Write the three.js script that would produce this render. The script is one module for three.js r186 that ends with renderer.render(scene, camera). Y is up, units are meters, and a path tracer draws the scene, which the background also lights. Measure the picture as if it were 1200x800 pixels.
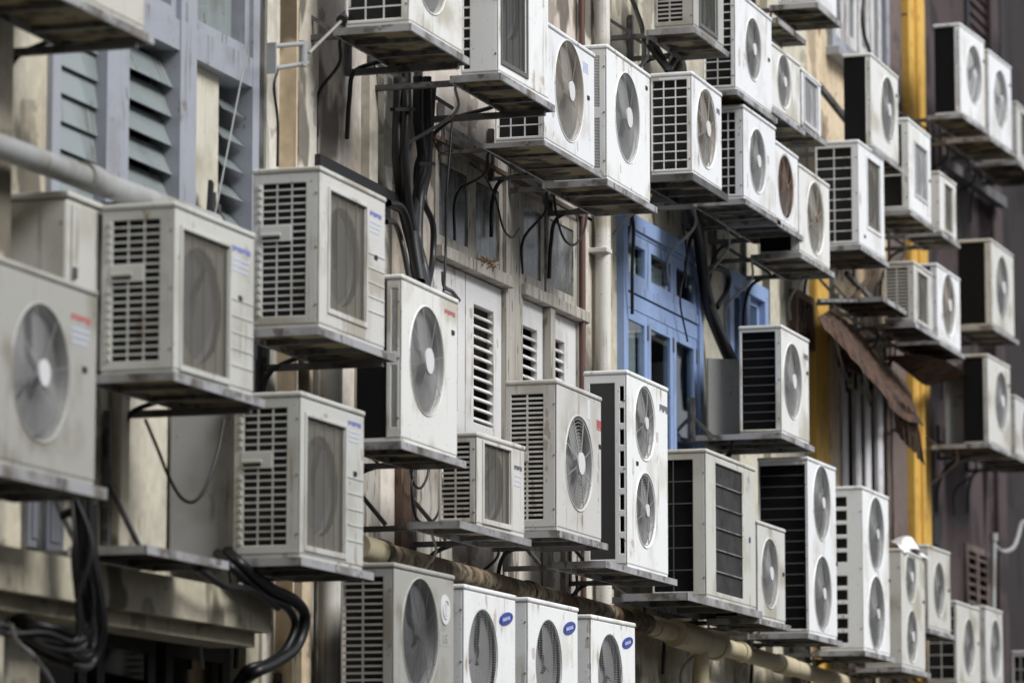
import * as THREE from 'three';
import { RoundedBoxGeometry } from 'three/addons/geometries/RoundedBoxGeometry.js';
import { mergeGeometries } from 'three/addons/utils/BufferGeometryUtils.js';

// ---------------------------------------------------------------- camera, sky, sun, exposure
const scene = new THREE.Scene();
const camera = new THREE.PerspectiveCamera(9.729, 1.5, 0.1, 300);
camera.position.set(0, 1.6, 7.58);
camera.up.set(0, 1, 0);
camera.lookAt(0.94185 * 20, 1.6 + 0.134925 * 20, 7.58 - 0.307769 * 20);
camera.focus = 24;
camera.userData.fStop = 1.9;

const renderer = new THREE.WebGLRenderer({ antialias: true });
renderer.setSize(1024, 682);
renderer.toneMapping = THREE.LinearToneMapping;
renderer.toneMappingExposure = 2.45;
renderer.shadowMap.enabled = true;

function mulberry(a) { return function () { a |= 0; a = a + 0x6D2B79F5 | 0; let t = Math.imul(a ^ a >>> 15, 1 | a); t = t + Math.imul(t ^ t >>> 7, 61 | t) ^ t; return ((t ^ t >>> 14) >>> 0) / 4294967296; }; }
const rnd = mulberry(71);

{ // overcast sky: CIE overcast gradient with faint cloud structure
  const w = 256, h = 128, d = new Float32Array(w * h * 4);
  for (let j = 0; j < h; j++) for (let i = 0; i < w; i++) {
    const el = (j + 0.5) / h * Math.PI - Math.PI / 2, az = (i + 0.5) / w * Math.PI * 2;   // row 0 is straight down
    const s = Math.sin(el);
    let L = s > 0 ? 0.43 * (1 + 1.2 * s) / 2.2 : 0.1;
    const c = Math.sin(az * 3 + 4 * s) * 0.5 + Math.sin(az * 7 - 9 * s + 1.7) * 0.3 + Math.sin(az * 13 + 21 * s) * 0.2;
    if (s > 0) L *= 1 + 0.07 * c;
    const k = (j * w + i) * 4;
    d[k] = L * 0.94; d[k + 1] = L * 0.985; d[k + 2] = L * 1.08; d[k + 3] = 1;
  }
  const sky = new THREE.DataTexture(d, w, h, THREE.RGBAFormat, THREE.FloatType);
  sky.mapping = THREE.EquirectangularReflectionMapping;
  sky.magFilter = THREE.LinearFilter; sky.minFilter = THREE.LinearFilter; sky.needsUpdate = true;
  scene.background = sky; scene.environment = sky;
}
const sun = new THREE.DirectionalLight(new THREE.Color(1, 0.99, 0.98), 1.5);
sun.position.set(20, 28, 26); sun.target.position.set(26, 4, 0);
sun.castShadow = true; sun.shadow.radius = 50; sun.shadow.mapSize.set(2048, 2048);
Object.assign(sun.shadow.camera, { left: -25, right: 25, top: 20, bottom: -20, near: 1, far: 90 });
scene.add(sun, sun.target);

// ---------------------------------------------------------------- textures
function makeNoise(seed, N = 256) {
  const r = mulberry(seed), g = new Float32Array(N * N); for (let i = 0; i < g.length; i++) g[i] = r();
  return (u, v, fu, fv) => {                       // tileable: u, v in 0..1, fu, fv whole cells
    const x = u * fu, y = v * fv, x0 = Math.floor(x), y0 = Math.floor(y); let a = x - x0, b = y - y0; a = a * a * (3 - 2 * a); b = b * b * (3 - 2 * b);
    const at = (i, j) => g[(((j % fv) + fv) % fv) % N * N + (((i % fu) + fu) % fu) % N];
    return (at(x0, y0) * (1 - a) + at(x0 + 1, y0) * a) * (1 - b) + (at(x0, y0 + 1) * (1 - a) + at(x0 + 1, y0 + 1) * a) * b;
  };
}
const fbm = (n, u, v, fu, fv, oct = 4) => { let s = 0, a = 0.5, t = 0; for (let o = 0; o < oct; o++) { s += a * n(u, v, fu, fv); t += a; a *= 0.5; fu *= 2; fv *= 2; } return s / t; };
const sm = (a, b, x) => { x = Math.min(1, Math.max(0, (x - a) / (b - a))); return x * x * (3 - 2 * x); };
function tex(S, fn, metres, srgb = true) {
  const d = new Uint8Array(S * S * 4);
  for (let j = 0; j < S; j++) for (let i = 0; i < S; i++) { const c = fn((i + 0.5) / S, (j + 0.5) / S), k = (j * S + i) * 4; for (let q = 0; q < 3; q++) d[k + q] = Math.max(0, Math.min(255, c[q] * 255)); d[k + 3] = 255; }
  const t = new THREE.DataTexture(d, S, S, THREE.RGBAFormat); t.wrapS = t.wrapT = THREE.RepeatWrapping; t.magFilter = THREE.LinearFilter; t.minFilter = THREE.LinearMipmapLinearFilter; t.generateMipmaps = true;
  if (srgb) t.colorSpace = THREE.SRGBColorSpace; t.repeat.set(1 / metres, 1 / metres); t.needsUpdate = true; return t;
}
const mix = (a, b, t) => [a[0] + (b[0] - a[0]) * t, a[1] + (b[1] - a[1]) * t, a[2] + (b[2] - a[2]) * t];
const nA = makeNoise(3), nB = makeNoise(17), nC = makeNoise(29), nD = makeNoise(41);
const T = {
  paint: tex(512, (u, v) => {                      // sheet-metal paint: grime blotches, drip marks, specks
    let c = [0.985, 0.985, 0.98]; const b = fbm(nA, u, v, 5, 5, 5), st = 0.6 * fbm(nB, u, v, 19, 1, 4) + 0.4 * fbm(nD, u, v, 37, 6, 4), sp = nC(u, v, 150, 150);
    c = mix(c, [0.82, 0.8, 0.75], 0.55 * sm(0.5, 0.8, b)); c = mix(c, [0.66, 0.62, 0.54], 0.6 * sm(0.57, 0.72, st) * sm(0.36, 0.62, b));
    c = mix(c, [0.45, 0.41, 0.35], 0.75 * sm(0.945, 0.98, sp)); c = mix(c, [0.5, 0.36, 0.25], 0.3 * sm(0.735, 0.755, fbm(nD, u, v, 16, 9, 4))); return c;
  }, 1.3),
  oldpaint: tex(512, (u, v) => {                   // the same, older: chalky, streaked
    let c = [0.97, 0.965, 0.95]; const b = fbm(nB, u, v, 4, 4, 5), st = fbm(nA, u, v, 60, 2, 3), sp = nD(u, v, 120, 120);
    c = mix(c, [0.74, 0.71, 0.63], 0.7 * sm(0.45, 0.75, b)); c = mix(c, [0.55, 0.5, 0.42], 0.6 * sm(0.6, 0.82, st) * sm(0.3, 0.65, b));
    c = mix(c, [0.34, 0.27, 0.2], 0.75 * sm(0.95, 0.98, sp)); return c;
  }, 1.1),
  plaster: tex(512, (u, v) => {                    // rendered wall: patched, rain-streaked
    let c = [0.97, 0.96, 0.93]; const pl = fbm(nD, u, v, 7, 7, 5); const b = fbm(nC, u, v, 4, 4, 5), st = fbm(nD, u, v, 40, 2, 4), f = fbm(nA, u, v, 60, 60, 2);
    c = mix(c, [0.78, 0.74, 0.67], 0.6 * sm(0.45, 0.72, b)); c = mix(c, [0.6, 0.57, 0.52], 0.3 * sm(0.54, 0.74, st) * sm(0.3, 0.6, b));
    c = mix(c, [0.4, 0.38, 0.35], 0.75 * sm(0.58, 0.68, fbm(nB, u, v, 9, 5, 4))); c = mix(c, [0.62, 0.6, 0.57], 0.55 * sm(0.66, 0.675, pl)); return c.map(x => x * (0.93 + 0.14 * f));
  }, 2.6),
  steel: tex(512, (u, v) => {                      // galvanised trays: dirt, rust blooms
    let c = [0.9, 0.9, 0.91]; const b = fbm(nD, u, v, 5, 5, 5), r = fbm(nA, u, v, 8, 8, 5);
    c = mix(c, [0.52, 0.5, 0.46], 0.6 * sm(0.42, 0.75, b)); c = mix(c, [0.44, 0.36, 0.29], 0.5 * sm(0.6, 0.76, r)); return mix(c, [0.3, 0.28, 0.25], 0.5 * sm(0.6, 0.75, fbm(nC, u, v, 14, 14, 3)));
  }, 0.9),
  pan: tex(512, (u, v) => {                        // undersides of trays: brown wet stains
    let c = [0.78, 0.74, 0.64]; const b = fbm(nB, u, v, 4, 4, 5), r = fbm(nC, u, v, 7, 7, 5);
    c = mix(c, [0.42, 0.36, 0.26], sm(0.42, 0.64, b)); return mix(c, [0.18, 0.14, 0.1], 0.85 * sm(0.5, 0.66, r));
  }, 0.8),
  wood: tex(512, (u, v) => {
    const g = fbm(nA, u, v, 70, 3, 4), b = fbm(nC, u, v, 4, 4, 5); let c = mix([0.96, 0.95, 0.93], [0.8, 0.78, 0.74], sm(0.45, 0.75, g));
    c = mix(c, [0.62, 0.58, 0.52], 0.5 * sm(0.52, 0.75, b)); return mix(c, [0.4, 0.36, 0.3], 0.5 * sm(0.64, 0.75, fbm(nD, u, v, 24, 7, 3)));
  }, 0.9),
  glass: tex(256, (u, v) => { const b = fbm(nA, u, v, 4, 4, 5), st = fbm(nB, u, v, 30, 3, 3); let c = mix([0.5, 0.5, 0.48], [1, 1, 1], sm(0.3, 0.75, b)); return mix(c, [0.35, 0.33, 0.3], 0.5 * sm(0.55, 0.75, st)); }, 0.8),
  rust: tex(512, (u, v) => { const b = fbm(nB, u, v, 6, 6, 5), r = fbm(nD, u, v, 18, 18, 4); let c = mix([0.78, 0.72, 0.62], [0.5, 0.38, 0.27], sm(0.4, 0.65, b)); return mix(c, [0.24, 0.2, 0.17], 0.8 * sm(0.5, 0.7, r)); }, 1.2),
  fins: tex(256, (u, v) => { const x = 0.5 + 0.5 * Math.sin(u * Math.PI * 2 * 24); return [x, x, x]; }, 0.12, false),
  asphalt: tex(256, (u, v) => { const f = 0.6 + 0.4 * fbm(nB, u, v, 60, 60, 3); return [f, f, f]; }, 1.5),
};
const lin = (r, g, b) => new THREE.Color().setRGB(r, g, b);
const std = (c, rough, map, more) => new THREE.MeshStandardMaterial({ color: Array.isArray(c) ? lin(...c) : c, roughness: rough, map: map || null, ...more });
const M = {
  white: std([0.84, 0.85, 0.87], 0.42, T.paint), warm: std([0.62, 0.61, 0.585], 0.45, T.paint), cream: std([0.56, 0.56, 0.53], 0.5, T.paint), grey: std([0.44, 0.44, 0.43], 0.5, T.oldpaint), aged: std([0.63, 0.63, 0.62], 0.5, T.oldpaint),
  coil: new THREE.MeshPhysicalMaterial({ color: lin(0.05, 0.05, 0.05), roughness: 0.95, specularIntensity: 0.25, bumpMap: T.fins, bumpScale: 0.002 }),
  wire: std([0.36, 0.36, 0.35], 0.45, null, { metalness: 0.2 }), tanwire: std([0.4, 0.35, 0.28], 0.5, null, { metalness: 0.2 }), rustwire: std([0.2, 0.12, 0.08], 0.7), darkwire: std([0.1, 0.1, 0.1], 0.5),
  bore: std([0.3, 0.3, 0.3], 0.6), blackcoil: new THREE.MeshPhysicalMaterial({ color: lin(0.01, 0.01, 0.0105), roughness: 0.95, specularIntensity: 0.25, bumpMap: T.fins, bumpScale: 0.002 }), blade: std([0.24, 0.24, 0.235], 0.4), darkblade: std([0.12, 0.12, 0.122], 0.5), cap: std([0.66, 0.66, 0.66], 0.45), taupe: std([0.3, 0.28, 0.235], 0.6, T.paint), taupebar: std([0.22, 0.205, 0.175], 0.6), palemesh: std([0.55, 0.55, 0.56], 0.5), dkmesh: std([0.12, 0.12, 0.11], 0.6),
  black: std([0.012, 0.012, 0.012], 0.6), rubber: std([0.006, 0.006, 0.0065], 0.45), copper: std([0.35, 0.14, 0.06], 0.5),
  tray: std([0.5, 0.5, 0.5], 0.55, T.steel, { metalness: 0.15 }), pan: std([0.42, 0.39, 0.31], 0.8, T.pan), bracket: std([0.16, 0.16, 0.16], 0.6, T.steel), greybracket: std([0.3, 0.3, 0.3], 0.6, T.steel),
  creamwall: std([0.63, 0.605, 0.53], 0.9, T.plaster), whitewall: std([0.66, 0.64, 0.6], 0.9, T.plaster), pinkwall: std([0.66, 0.61, 0.58], 0.9, T.plaster), bluewallcream: std([0.58, 0.555, 0.48], 0.9, T.plaster), peach: std([0.66, 0.55, 0.41], 0.9, T.plaster),
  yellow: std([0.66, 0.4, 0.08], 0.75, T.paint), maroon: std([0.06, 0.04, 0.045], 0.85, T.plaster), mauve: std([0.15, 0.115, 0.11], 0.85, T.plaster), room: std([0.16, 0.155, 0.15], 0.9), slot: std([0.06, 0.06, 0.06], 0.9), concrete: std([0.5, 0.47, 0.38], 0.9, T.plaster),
  slateframe: std([0.33, 0.345, 0.395], 0.6, T.paint), frost: std([0.25, 0.285, 0.29], 0.07, T.paint), shutter: std([0.68, 0.675, 0.68], 0.6, T.paint), oldwood: std([0.45, 0.435, 0.405], 0.8, T.wood), blue: std([0.26, 0.36, 0.6], 0.6, T.paint), dirtyglass: std([0.21, 0.23, 0.23], 0.25, T.glass), tintglass: new THREE.MeshPhysicalMaterial({ color: lin(0.25, 0.26, 0.27), roughness: 0.08, transmission: 1, thickness: 0 }), darkslate: std([0.15, 0.16, 0.19], 0.6, T.paint), darkglass: new THREE.MeshPhysicalMaterial({ color: lin(0.85, 0.9, 0.9), roughness: 0.04, transmission: 1, thickness: 0, ior: 1.5 }), brownwood: std([0.12, 0.075, 0.05], 0.8, T.wood), curtain: std([0.75, 0.75, 0.76], 0.9), greycurtain: std([0.4, 0.4, 0.41], 0.9), board: std([0.66, 0.65, 0.68], 0.7, T.paint),
  pipe: std([0.5, 0.5, 0.48], 0.6, T.rust), rustpipe: std([0.34, 0.32, 0.28], 0.75, T.rust), beigepipe: std([0.55, 0.49, 0.34], 0.6, T.oldpaint), whitepipe: std([0.7, 0.69, 0.66], 0.55, T.oldpaint), sheet: std([0.27, 0.27, 0.265], 0.4, T.paint, { metalness: 0.15 }), rustsheet: std([0.15, 0.085, 0.05], 0.85, T.rust), greypipe: std([0.33, 0.34, 0.35], 0.6, T.oldpaint), cloth: std([0.75, 0.74, 0.74], 0.9), straw: std([0.25, 0.14, 0.07], 0.95), red: std([0.5, 0.12, 0.12], 0.5), ink: std([0.15, 0.15, 0.17], 0.5), inkblue: std([0.16, 0.18, 0.5], 0.5), paleblue: std([0.55, 0.6, 0.75], 0.5), asphalt: std([0.075, 0.075, 0.072], 0.95, T.asphalt), facing: std([0.3, 0.29, 0.28], 0.9, T.plaster),
};

// ---------------------------------------------------------------- helpers
const used = {};
function numbered(name) { const k = used[name] = (used[name] ?? -1) + 1; return k ? name + '_' + String(k).padStart(3, '0') : name; }
function muv(g) {                                   // uv in metres from the dominant axis of every triangle
  if (g.index) g = g.toNonIndexed(); const p = g.attributes.position, n = p.count, uv = new Float32Array(n * 2), ou = rnd() * 3, ov = rnd() * 3;
  const a = new THREE.Vector3(), b = new THREE.Vector3(), c = new THREE.Vector3();
  for (let i = 0; i < n; i += 3) {
    a.fromBufferAttribute(p, i); b.fromBufferAttribute(p, i + 1).sub(a); c.fromBufferAttribute(p, i + 2).sub(a); b.cross(c);
    const ax = Math.abs(b.x), ay = Math.abs(b.y), az = Math.abs(b.z);
    for (let k = i; k < i + 3; k++) { const x = p.getX(k), y = p.getY(k), z = p.getZ(k); let u, v; if (az >= ax && az >= ay) { u = x; v = y; } else if (ax >= ay) { u = z; v = y; } else { u = x; v = z; } uv[k * 2] = u + ou; uv[k * 2 + 1] = v + ov; }
  }
  g.setAttribute('uv', new THREE.BufferAttribute(uv, 2)); return g;
}
const bx = (x0, x1, y0, y1, z0, z1) => new THREE.BoxGeometry(x1 - x0, y1 - y0, z1 - z0).translate((x0 + x1) / 2, (y0 + y1) / 2, (z0 + z1) / 2);
const rbx = (x0, x1, y0, y1, z0, z1, r) => new RoundedBoxGeometry(x1 - x0, y1 - y0, z1 - z0, 2, r).translate((x0 + x1) / 2, (y0 + y1) / 2, (z0 + z1) / 2);
function join(list) { return mergeGeometries(list.map(g => { g = g.index ? g.toNonIndexed() : g; for (const k of Object.keys(g.attributes)) if (k !== 'position' && k !== 'normal' && k !== 'uv') g.deleteAttribute(k); return g; })); }
function mesh(name, geo, mat, parent, off) {        // one part
  let g = Array.isArray(geo) ? join(geo) : geo; if (off) g = g.clone().translate(-off.x, -off.y, -off.z);
  const m = new THREE.Mesh(muv(g), mat); m.name = name; m.castShadow = m.receiveShadow = true; parent.add(m); return m;
}
function thing(name, label, category, pos = [0, 0, 0], yaw = 0, group, kind) {
  const o = new THREE.Group(); o.name = numbered(name); o.position.set(...pos); o.rotation.y = yaw; o.userData = { label, category };
  if (group) o.userData.group = group; if (kind) o.userData.kind = kind; scene.add(o); return o;
}
function single(name, label, category, geo, mat, group) { // a thing of one mesh; geometry in world metres, origin moved to its base
  let g = Array.isArray(geo) ? join(geo) : geo; g.computeBoundingBox(); const b = g.boundingBox, o = [(b.min.x + b.max.x) / 2, b.min.y, (b.min.z + b.max.z) / 2];
  g = g.clone().translate(-o[0], -o[1], -o[2]); const m = new THREE.Mesh(muv(g), mat); m.name = numbered(name); m.position.set(...o); m.castShadow = m.receiveShadow = true; m.userData = { label, category }; if (group) m.userData.group = group; scene.add(m); return m;
}
const tube = (pts, r, seg = 40, rs = 10, closed = false) => new THREE.TubeGeometry(new THREE.CatmullRomCurve3(pts.map(p => new THREE.Vector3(...p)), closed, 'centripetal'), seg, r, rs, closed);
function bar(a, b, w, h = w) {                       // square bar from a to b
  const A = new THREE.Vector3(...a), B = new THREE.Vector3(...b), L = A.distanceTo(B), g = new THREE.BoxGeometry(w, h, L), m = new THREE.Matrix4().lookAt(A, B, Math.abs(B.y - A.y) > 0.99 * L ? new THREE.Vector3(1, 0, 0) : new THREE.Vector3(0, 1, 0)); g.applyMatrix4(m); return g.translate((A.x + B.x) / 2, (A.y + B.y) / 2, (A.z + B.z) / 2);
}
function rod(a, b, r, n = 12) { const A = new THREE.Vector3(...a), B = new THREE.Vector3(...b), d = B.clone().sub(A), L = d.length(), g = new THREE.CylinderGeometry(r, r, L, n); g.applyQuaternion(new THREE.Quaternion().setFromUnitVectors(new THREE.Vector3(0, 1, 0), d.normalize())); return g.translate((A.x + B.x) / 2, (A.y + B.y) / 2, (A.z + B.z) / 2); }
function plate(x0, x1, y0, y1, holes, depth, bevel) { // rectangle with holes in xy, extruded from z = 0 to depth
  const s = new THREE.Shape(); s.moveTo(x0 + bevel, y0 + bevel); s.lineTo(x1 - bevel, y0 + bevel); s.lineTo(x1 - bevel, y1 - bevel); s.lineTo(x0 + bevel, y1 - bevel); s.closePath();
  for (const h of holes) { const p = new THREE.Path(); if (h.length === 3) p.absarc(h[0], h[1], h[2], 0, Math.PI * 2, true); else { p.moveTo(h[0], h[2]); p.lineTo(h[0], h[3]); p.lineTo(h[1], h[3]); p.lineTo(h[1], h[2]); p.closePath(); } s.holes.push(p); }
  return new THREE.ExtrudeGeometry(s, { depth: depth - 2 * bevel, bevelEnabled: bevel > 0, bevelThickness: bevel, bevelSize: bevel, bevelSegments: 2, curveSegments: 40 }).translate(0, 0, bevel);
}

// ---------------------------------------------------------------- setting: alley ground, unseen houses that shade the rows
{
  const g = new THREE.Mesh(muv(bx(-300, 400, -0.3, 0, -6, 300)), M.asphalt); g.name = 'ground'; g.userData = { kind: 'structure', label: 'dark asphalt floor of the back alley' }; g.receiveShadow = true; scene.add(g);
}
for (const [x0, x1, top, label] of [[-30, 17, 11.5, 'unseen tall grey plastered house across the alley behind the viewpoint, height set for shade'], [17.01, 60, 5.6, 'unseen low grey plastered house across the alley, height set for light']]) { // other side of the alley, outside the frame: heights stepped to darken the left and lower rows
  const t = thing('shading_facing_house', label, 'building', [x0, 0, 13]), L = x1 - x0;
  mesh('wall', bx(0, L, 0, top, -0.15, 0.15), M.facing, t); mesh('roof', bx(0, L, top + 0.001, top + 0.2, -0.3, 6), M.concrete, t); mesh('rear_wall', bx(0, L, 0, top, 5.7, 6), M.facing, t);
}
{ const t = thing('added_end_house', 'added plain grey house behind the viewpoint, blocking light along the alley', 'building', [-9, 0, 4]); mesh('wall', bx(-0.3, 0, 0, 9, -8, 8.8), M.facing, t); mesh('roof', bx(-6, 0.2, 9.001, 9.2, -8.1, 8.7), M.concrete, t); }  // unseen house added to keep the side faces darker than the fronts
// ---------------------------------------------------------------- houses along the alley, facade plane z = 0
function house(name, label, x0, x1, top, holes, wallMat) {
  const h = thing(name, label, 'building', [x0, 0, 0]);
  const g = plate(x0, x1, 0, top, holes, 0.25, 0).translate(0, 0, -0.25);
  mesh('wall', g, wallMat, h, h.position);
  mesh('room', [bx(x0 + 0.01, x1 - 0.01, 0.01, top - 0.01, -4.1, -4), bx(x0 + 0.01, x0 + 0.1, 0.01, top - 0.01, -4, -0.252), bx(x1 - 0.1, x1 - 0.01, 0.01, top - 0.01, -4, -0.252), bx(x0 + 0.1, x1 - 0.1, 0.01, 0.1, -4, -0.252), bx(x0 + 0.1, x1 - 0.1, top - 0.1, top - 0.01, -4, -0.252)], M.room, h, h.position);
  mesh('roof', bx(x0 - 0.05, x1 + 0.05, top + 0.002, top + 0.2, -4.2, 0.35), M.concrete, h, h.position);
  return h;
}
const put = (h, name, geo, mat, parent) => mesh(name, geo, mat, parent || h, h.position);
function frame(h, name, x0, x1, y0, y1, z0, z1, t, mat, parent) { return put(h, name, [bx(x0, x0 + t, y0, y1, z0, z1), bx(x1 - t, x1, y0, y1, z0, z1), bx(x0 + t, x1 - t, y0, y0 + t, z0, z1), bx(x0 + t, x1 - t, y1 - t, y1, z0, z1)], mat, parent); }
function slats(h, x0, x1, y0, y1, z, pitch, wid, thick, tilt, mat, parent) {  // louvre blades, each a mesh
  const n = Math.floor((y1 - y0) / pitch), geo = new THREE.BoxGeometry(x1 - x0, thick, wid);
  for (let i = 0; i < n; i++) { const g = geo.clone().rotateX(tilt + (rnd() - 0.5) * 0.07).translate((x0 + x1) / 2, y0 + (i + 0.5) * pitch, z); put(h, 'slat', g, mat, parent); }
}
function win(h, x0, x1, y0, y1, z, t, fm, gm) { const f = frame(h, 'window', x0, x1, y0, y1, z - 0.05, z, t, fm); put(h, 'pane', bx(x0 + t + 0.001, x1 - t - 0.001, y0 + t + 0.001, y1 - t - 0.001, z - 0.016, z - 0.011), gm, f); return f; }
function shutterLeaf(h, x0, x1, y0, y1, z, st, lx0, lx1, ly0, ly1, mat) {
  const s = put(h, 'shutter', plate(x0, x1, y0, y1, [[lx0, lx1, ly0, ly1]], 0.045, 0.004).translate(0, 0, z - 0.045), mat);
  slats(h, lx0, lx1, ly0, ly1, z - 0.018, 0.062, 0.034, 0.009, 0.75, mat, s);
  return s;
}

// --- cream house with grey louvred window
const X1 = 19.839, X2 = 24.81, X3 = 30.837, X4 = 34.948;
const hA = (() => {
  const wx0 = 16.407, wx1 = 18.878, wy0 = 4.323, wy1 = 6.454;
  const lx0 = 16.397, lx1 = 18.868, ly1 = 2.829;
  const h = house('cream_house', 'cream plastered house with slate grey louvred window and concrete ledge', 6, X1, 12, [[wx0, wx1, wy0, wy1], [lx0, lx1, 0.9, ly1]], M.creamwall);
  // tall slate window: outer frame, mullions, transom
  frame(h, 'window_frame', wx0 - 0.03, wx1 + 0.03, wy0 - 0.05, wy1 + 0.05, -0.16, 0.03, 0.09, M.slateframe);
  const m1 = 17.006, m2 = 17.264, m3 = 17.854, m4 = 18.059;
  const ty0 = 5.672, ty1 = 5.823;
  put(h, 'mullion', bx(m1, m2, wy0, ty0, -0.13, 0.02), M.slateframe); put(h, 'mullion', bx(m3, m4, wy0, wy1, -0.13, 0.035), M.slateframe);
  put(h, 'transom', bx(wx0 + 0.06, wx1 - 0.06, ty0, ty1, -0.13, 0.028), M.slateframe);
  put(h, 'mullion', bx(m1, m2, ty1, wy1, -0.13, 0.02), M.slateframe);
  for (const [a, b] of [[wx0 + 0.06, m1], [m2, m3], [m4, wx1 - 0.06]]) { const f = frame(h, 'window', a, b, ty1 + 0.001, wy1, -0.12, 0.006, 0.06, M.slateframe); put(h, 'pane', bx(a + 0.06, b - 0.06, ty1 + 0.06, wy1 - 0.06, -0.08, -0.07), M.frost, f); }
  slats(h, wx0 + 0.06, m1 - 0.002, wy0, ty0, -0.04, 0.13, 0.15, 0.006, 1.42, M.frost);
  slats(h, m2 + 0.002, m3 - 0.002, wy0, ty0, -0.04, 0.145, 0.155, 0.006, 1.15, M.frost);
  const cp = 18.503; put(h, 'panel', bx(m4 + 0.002, cp, wy0, ty0 - 0.001, -0.1, -0.03), std([0.6, 0.58, 0.5], 0.8, T.oldpaint)); put(h, 'panel_knob', new THREE.SphereGeometry(0.02, 10, 8).translate(m4 + 0.07, 5.173, -0.025), M.darkwire);
  slats(h, cp + 0.02, wx1 - 0.07, wy0, ty0, -0.06, 0.145, 0.14, 0.006, 0.8, M.frost);
  // pilasters and mouldings
  put(h, 'pilaster', bx(6.05, 15.641, 0, 11.95, 0.001, 0.18), M.creamwall);
  put(h, 'pilaster', bx(19.036, 19.192, 0, 11.9, 0.001, 0.02), M.whitewall);
  put(h, 'groove_strip', bx(18.965, 19.037, 3, 11.9, 0.001, 0.006), M.bracket);
  put(h, 'pilaster', bx(19.267, 19.569, 0, 11.95, 0.001, 0.095), M.peach);
  put(h, 'pilaster_facing', bx(19.288, 19.55, 0, 11.9, 0.096, 0.102), M.whitewall);
  // projecting ledge above the lower windows
  put(h, 'ledge', bx(14.065, 18.405, 2.841, 3.027, 0.001, 0.32), M.concrete);
  put(h, 'ledge_soffit', bx(14.065, 18.382, 2.841 - 0.07, 2.841 - 0.002, 0.001, 0.24), M.concrete);
  for (const [a, b] of [[16.397, 17.09], [17.207, 17.899], [18.026, 18.846]]) win(h, a, b, 1, ly1 - 0.02, -0.08, 0.09, M.black, M.tintglass);
  // small lower window between ledge and condenser
  for (const [a, b] of [[16.178, 16.303], [16.376, 16.559]]) { const f = put(h, 'window', bx(a, b, 3.099, 3.478, 0.001, 0.035), M.darkslate); put(h, 'pane', bx(a + 0.035, b - 0.035, 3.099 + 0.04, 3.478 - 0.04, 0.036, 0.042), M.darkslate, f); }
  put(h, 'trunking', rbx(17.132, 17.241, 3.114, 3.971, 0.001, 0.06, 0.012), M.creamwall);
  return h;
})();

// --- white house with weathered windows over louvred shutters
const hB = (() => {
  const A0 = 21.729, A1 = 23.012, B0 = 23.299, B1 = 24.626;
  const topA = 5.877, sillA = 5.273, botA = 4.222, topB = topA, sillB = sillA;
  const h = house('white_shuttered_house', 'off white house with weathered windows above white louvred shutters', X1, X2, 12, [[A0, A1, botA, topA], [B0, B1, botA, topB]], M.pinkwall);
  put(h, 'post', bx(A1 - 0.02, B0 + 0.02, botA - 0.3, topA + 0.06, -0.1, 0.03), M.oldwood);
  put(h, 'post', bx(B1 - 0.1, B1 + 0.09, botA - 0.3, topA + 0.06, -0.1, 0.02), M.oldwood);
  put(h, 'lintel', bx(A0 - 0.1, B1 + 0.1, topA + 0.061, topA + 0.16, -0.1, 0.03), M.oldwood);
  put(h, 'lintel_rail', bx(A0 - 0.1, B1 + 0.1, topA + 0.03, topA + 0.055, 0.031, 0.05), M.brownwood);
  for (const [a, b] of [[A0, 22.392], [22.392 + 0.004, A1 - 0.03], [B0 + 0.03, 23.821], [23.821 + 0.05, B1 - 0.11]]) win(h, a, b, sillA + 0.03, topA, 0.01, 0.07, M.oldwood, M.dirtyglass);
  put(h, 'sill', rbx(A0 - 0.04, A1 + 0.01, sillA - 0.05, sillA + 0.025, -0.1, 0.07, 0.008), M.oldwood); put(h, 'sill', rbx(B0 - 0.01, B1 + 0.01, sillB - 0.05, sillB + 0.025, -0.1, 0.065, 0.008), M.oldwood);
  const ys = sillA - 0.055;
  shutterLeaf(h, A0 + 0.002, 22.301, botA, ys, 0.0, 0.1, 21.884, 22.176, botA + 0.15, ys - 0.16, M.shutter);
  shutterLeaf(h, 22.317, A1 - 0.022, botA, ys, 0.0, 0.1, 22.459, 22.847, botA + 0.12, ys - 0.16, M.shutter);
  shutterLeaf(h, B0 + 0.022, 23.819, botA, ys, 0.0, 0.1, 23.384, 23.713, botA + 0.12, ys - 0.16, M.shutter);
  put(h, 'post', bx(23.828, 23.925, botA - 0.2, ys - 0.001, -0.05, 0.05), M.oldwood);
  shutterLeaf(h, 23.934, B1 - 0.102, botA, ys, 0.0, 0.1, 24.033, 24.287, botA + 0.12, ys - 0.16, M.shutter);
  // white mouldings on the bare wall, dark sloping flashing behind a condenser, pilaster at the party wall
  put(h, 'moulding', bx(20.504, 20.641, 4.908, 6.103, 0.001, 0.05), M.whitewall); put(h, 'moulding', bx(20.71, 20.85, 4.908, 6.103, 0.001, 0.06), M.whitewall);
  put(h, 'flashing', [bar([19.52, 5.398, 0.12], [20.832, 5.382, 0.12], 0.03, 0.09)], M.black);
  put(h, 'pilaster', bx(24.587, X2 - 0.003, 0, 11.9, 0.001, 0.05), M.whitewall);
  put(h, 'board', bx(20.417, 20.764, 3.347, 4.422, 0.001, 0.03), M.oldwood);
  put(h, 'board', bx(21.073, 21.33, 3.397, 4.068, 0.001, 0.04), M.brownwood);
  put(h, 'board', bx(21.373, 21.756, 2.937, 4.002, 0.001, 0.03), M.oldwood);
  for (const [l, r] of [[512, 524], [596, 604], [640, 648], [664, 672]]) put(h, 'board', bx(A0 + (l - 508) * 0.0158, A0 + (r - 508) * 0.0158, 1.6, 3.819, 0.001, 0.03), M.oldwood);
  return h;
})();

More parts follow.
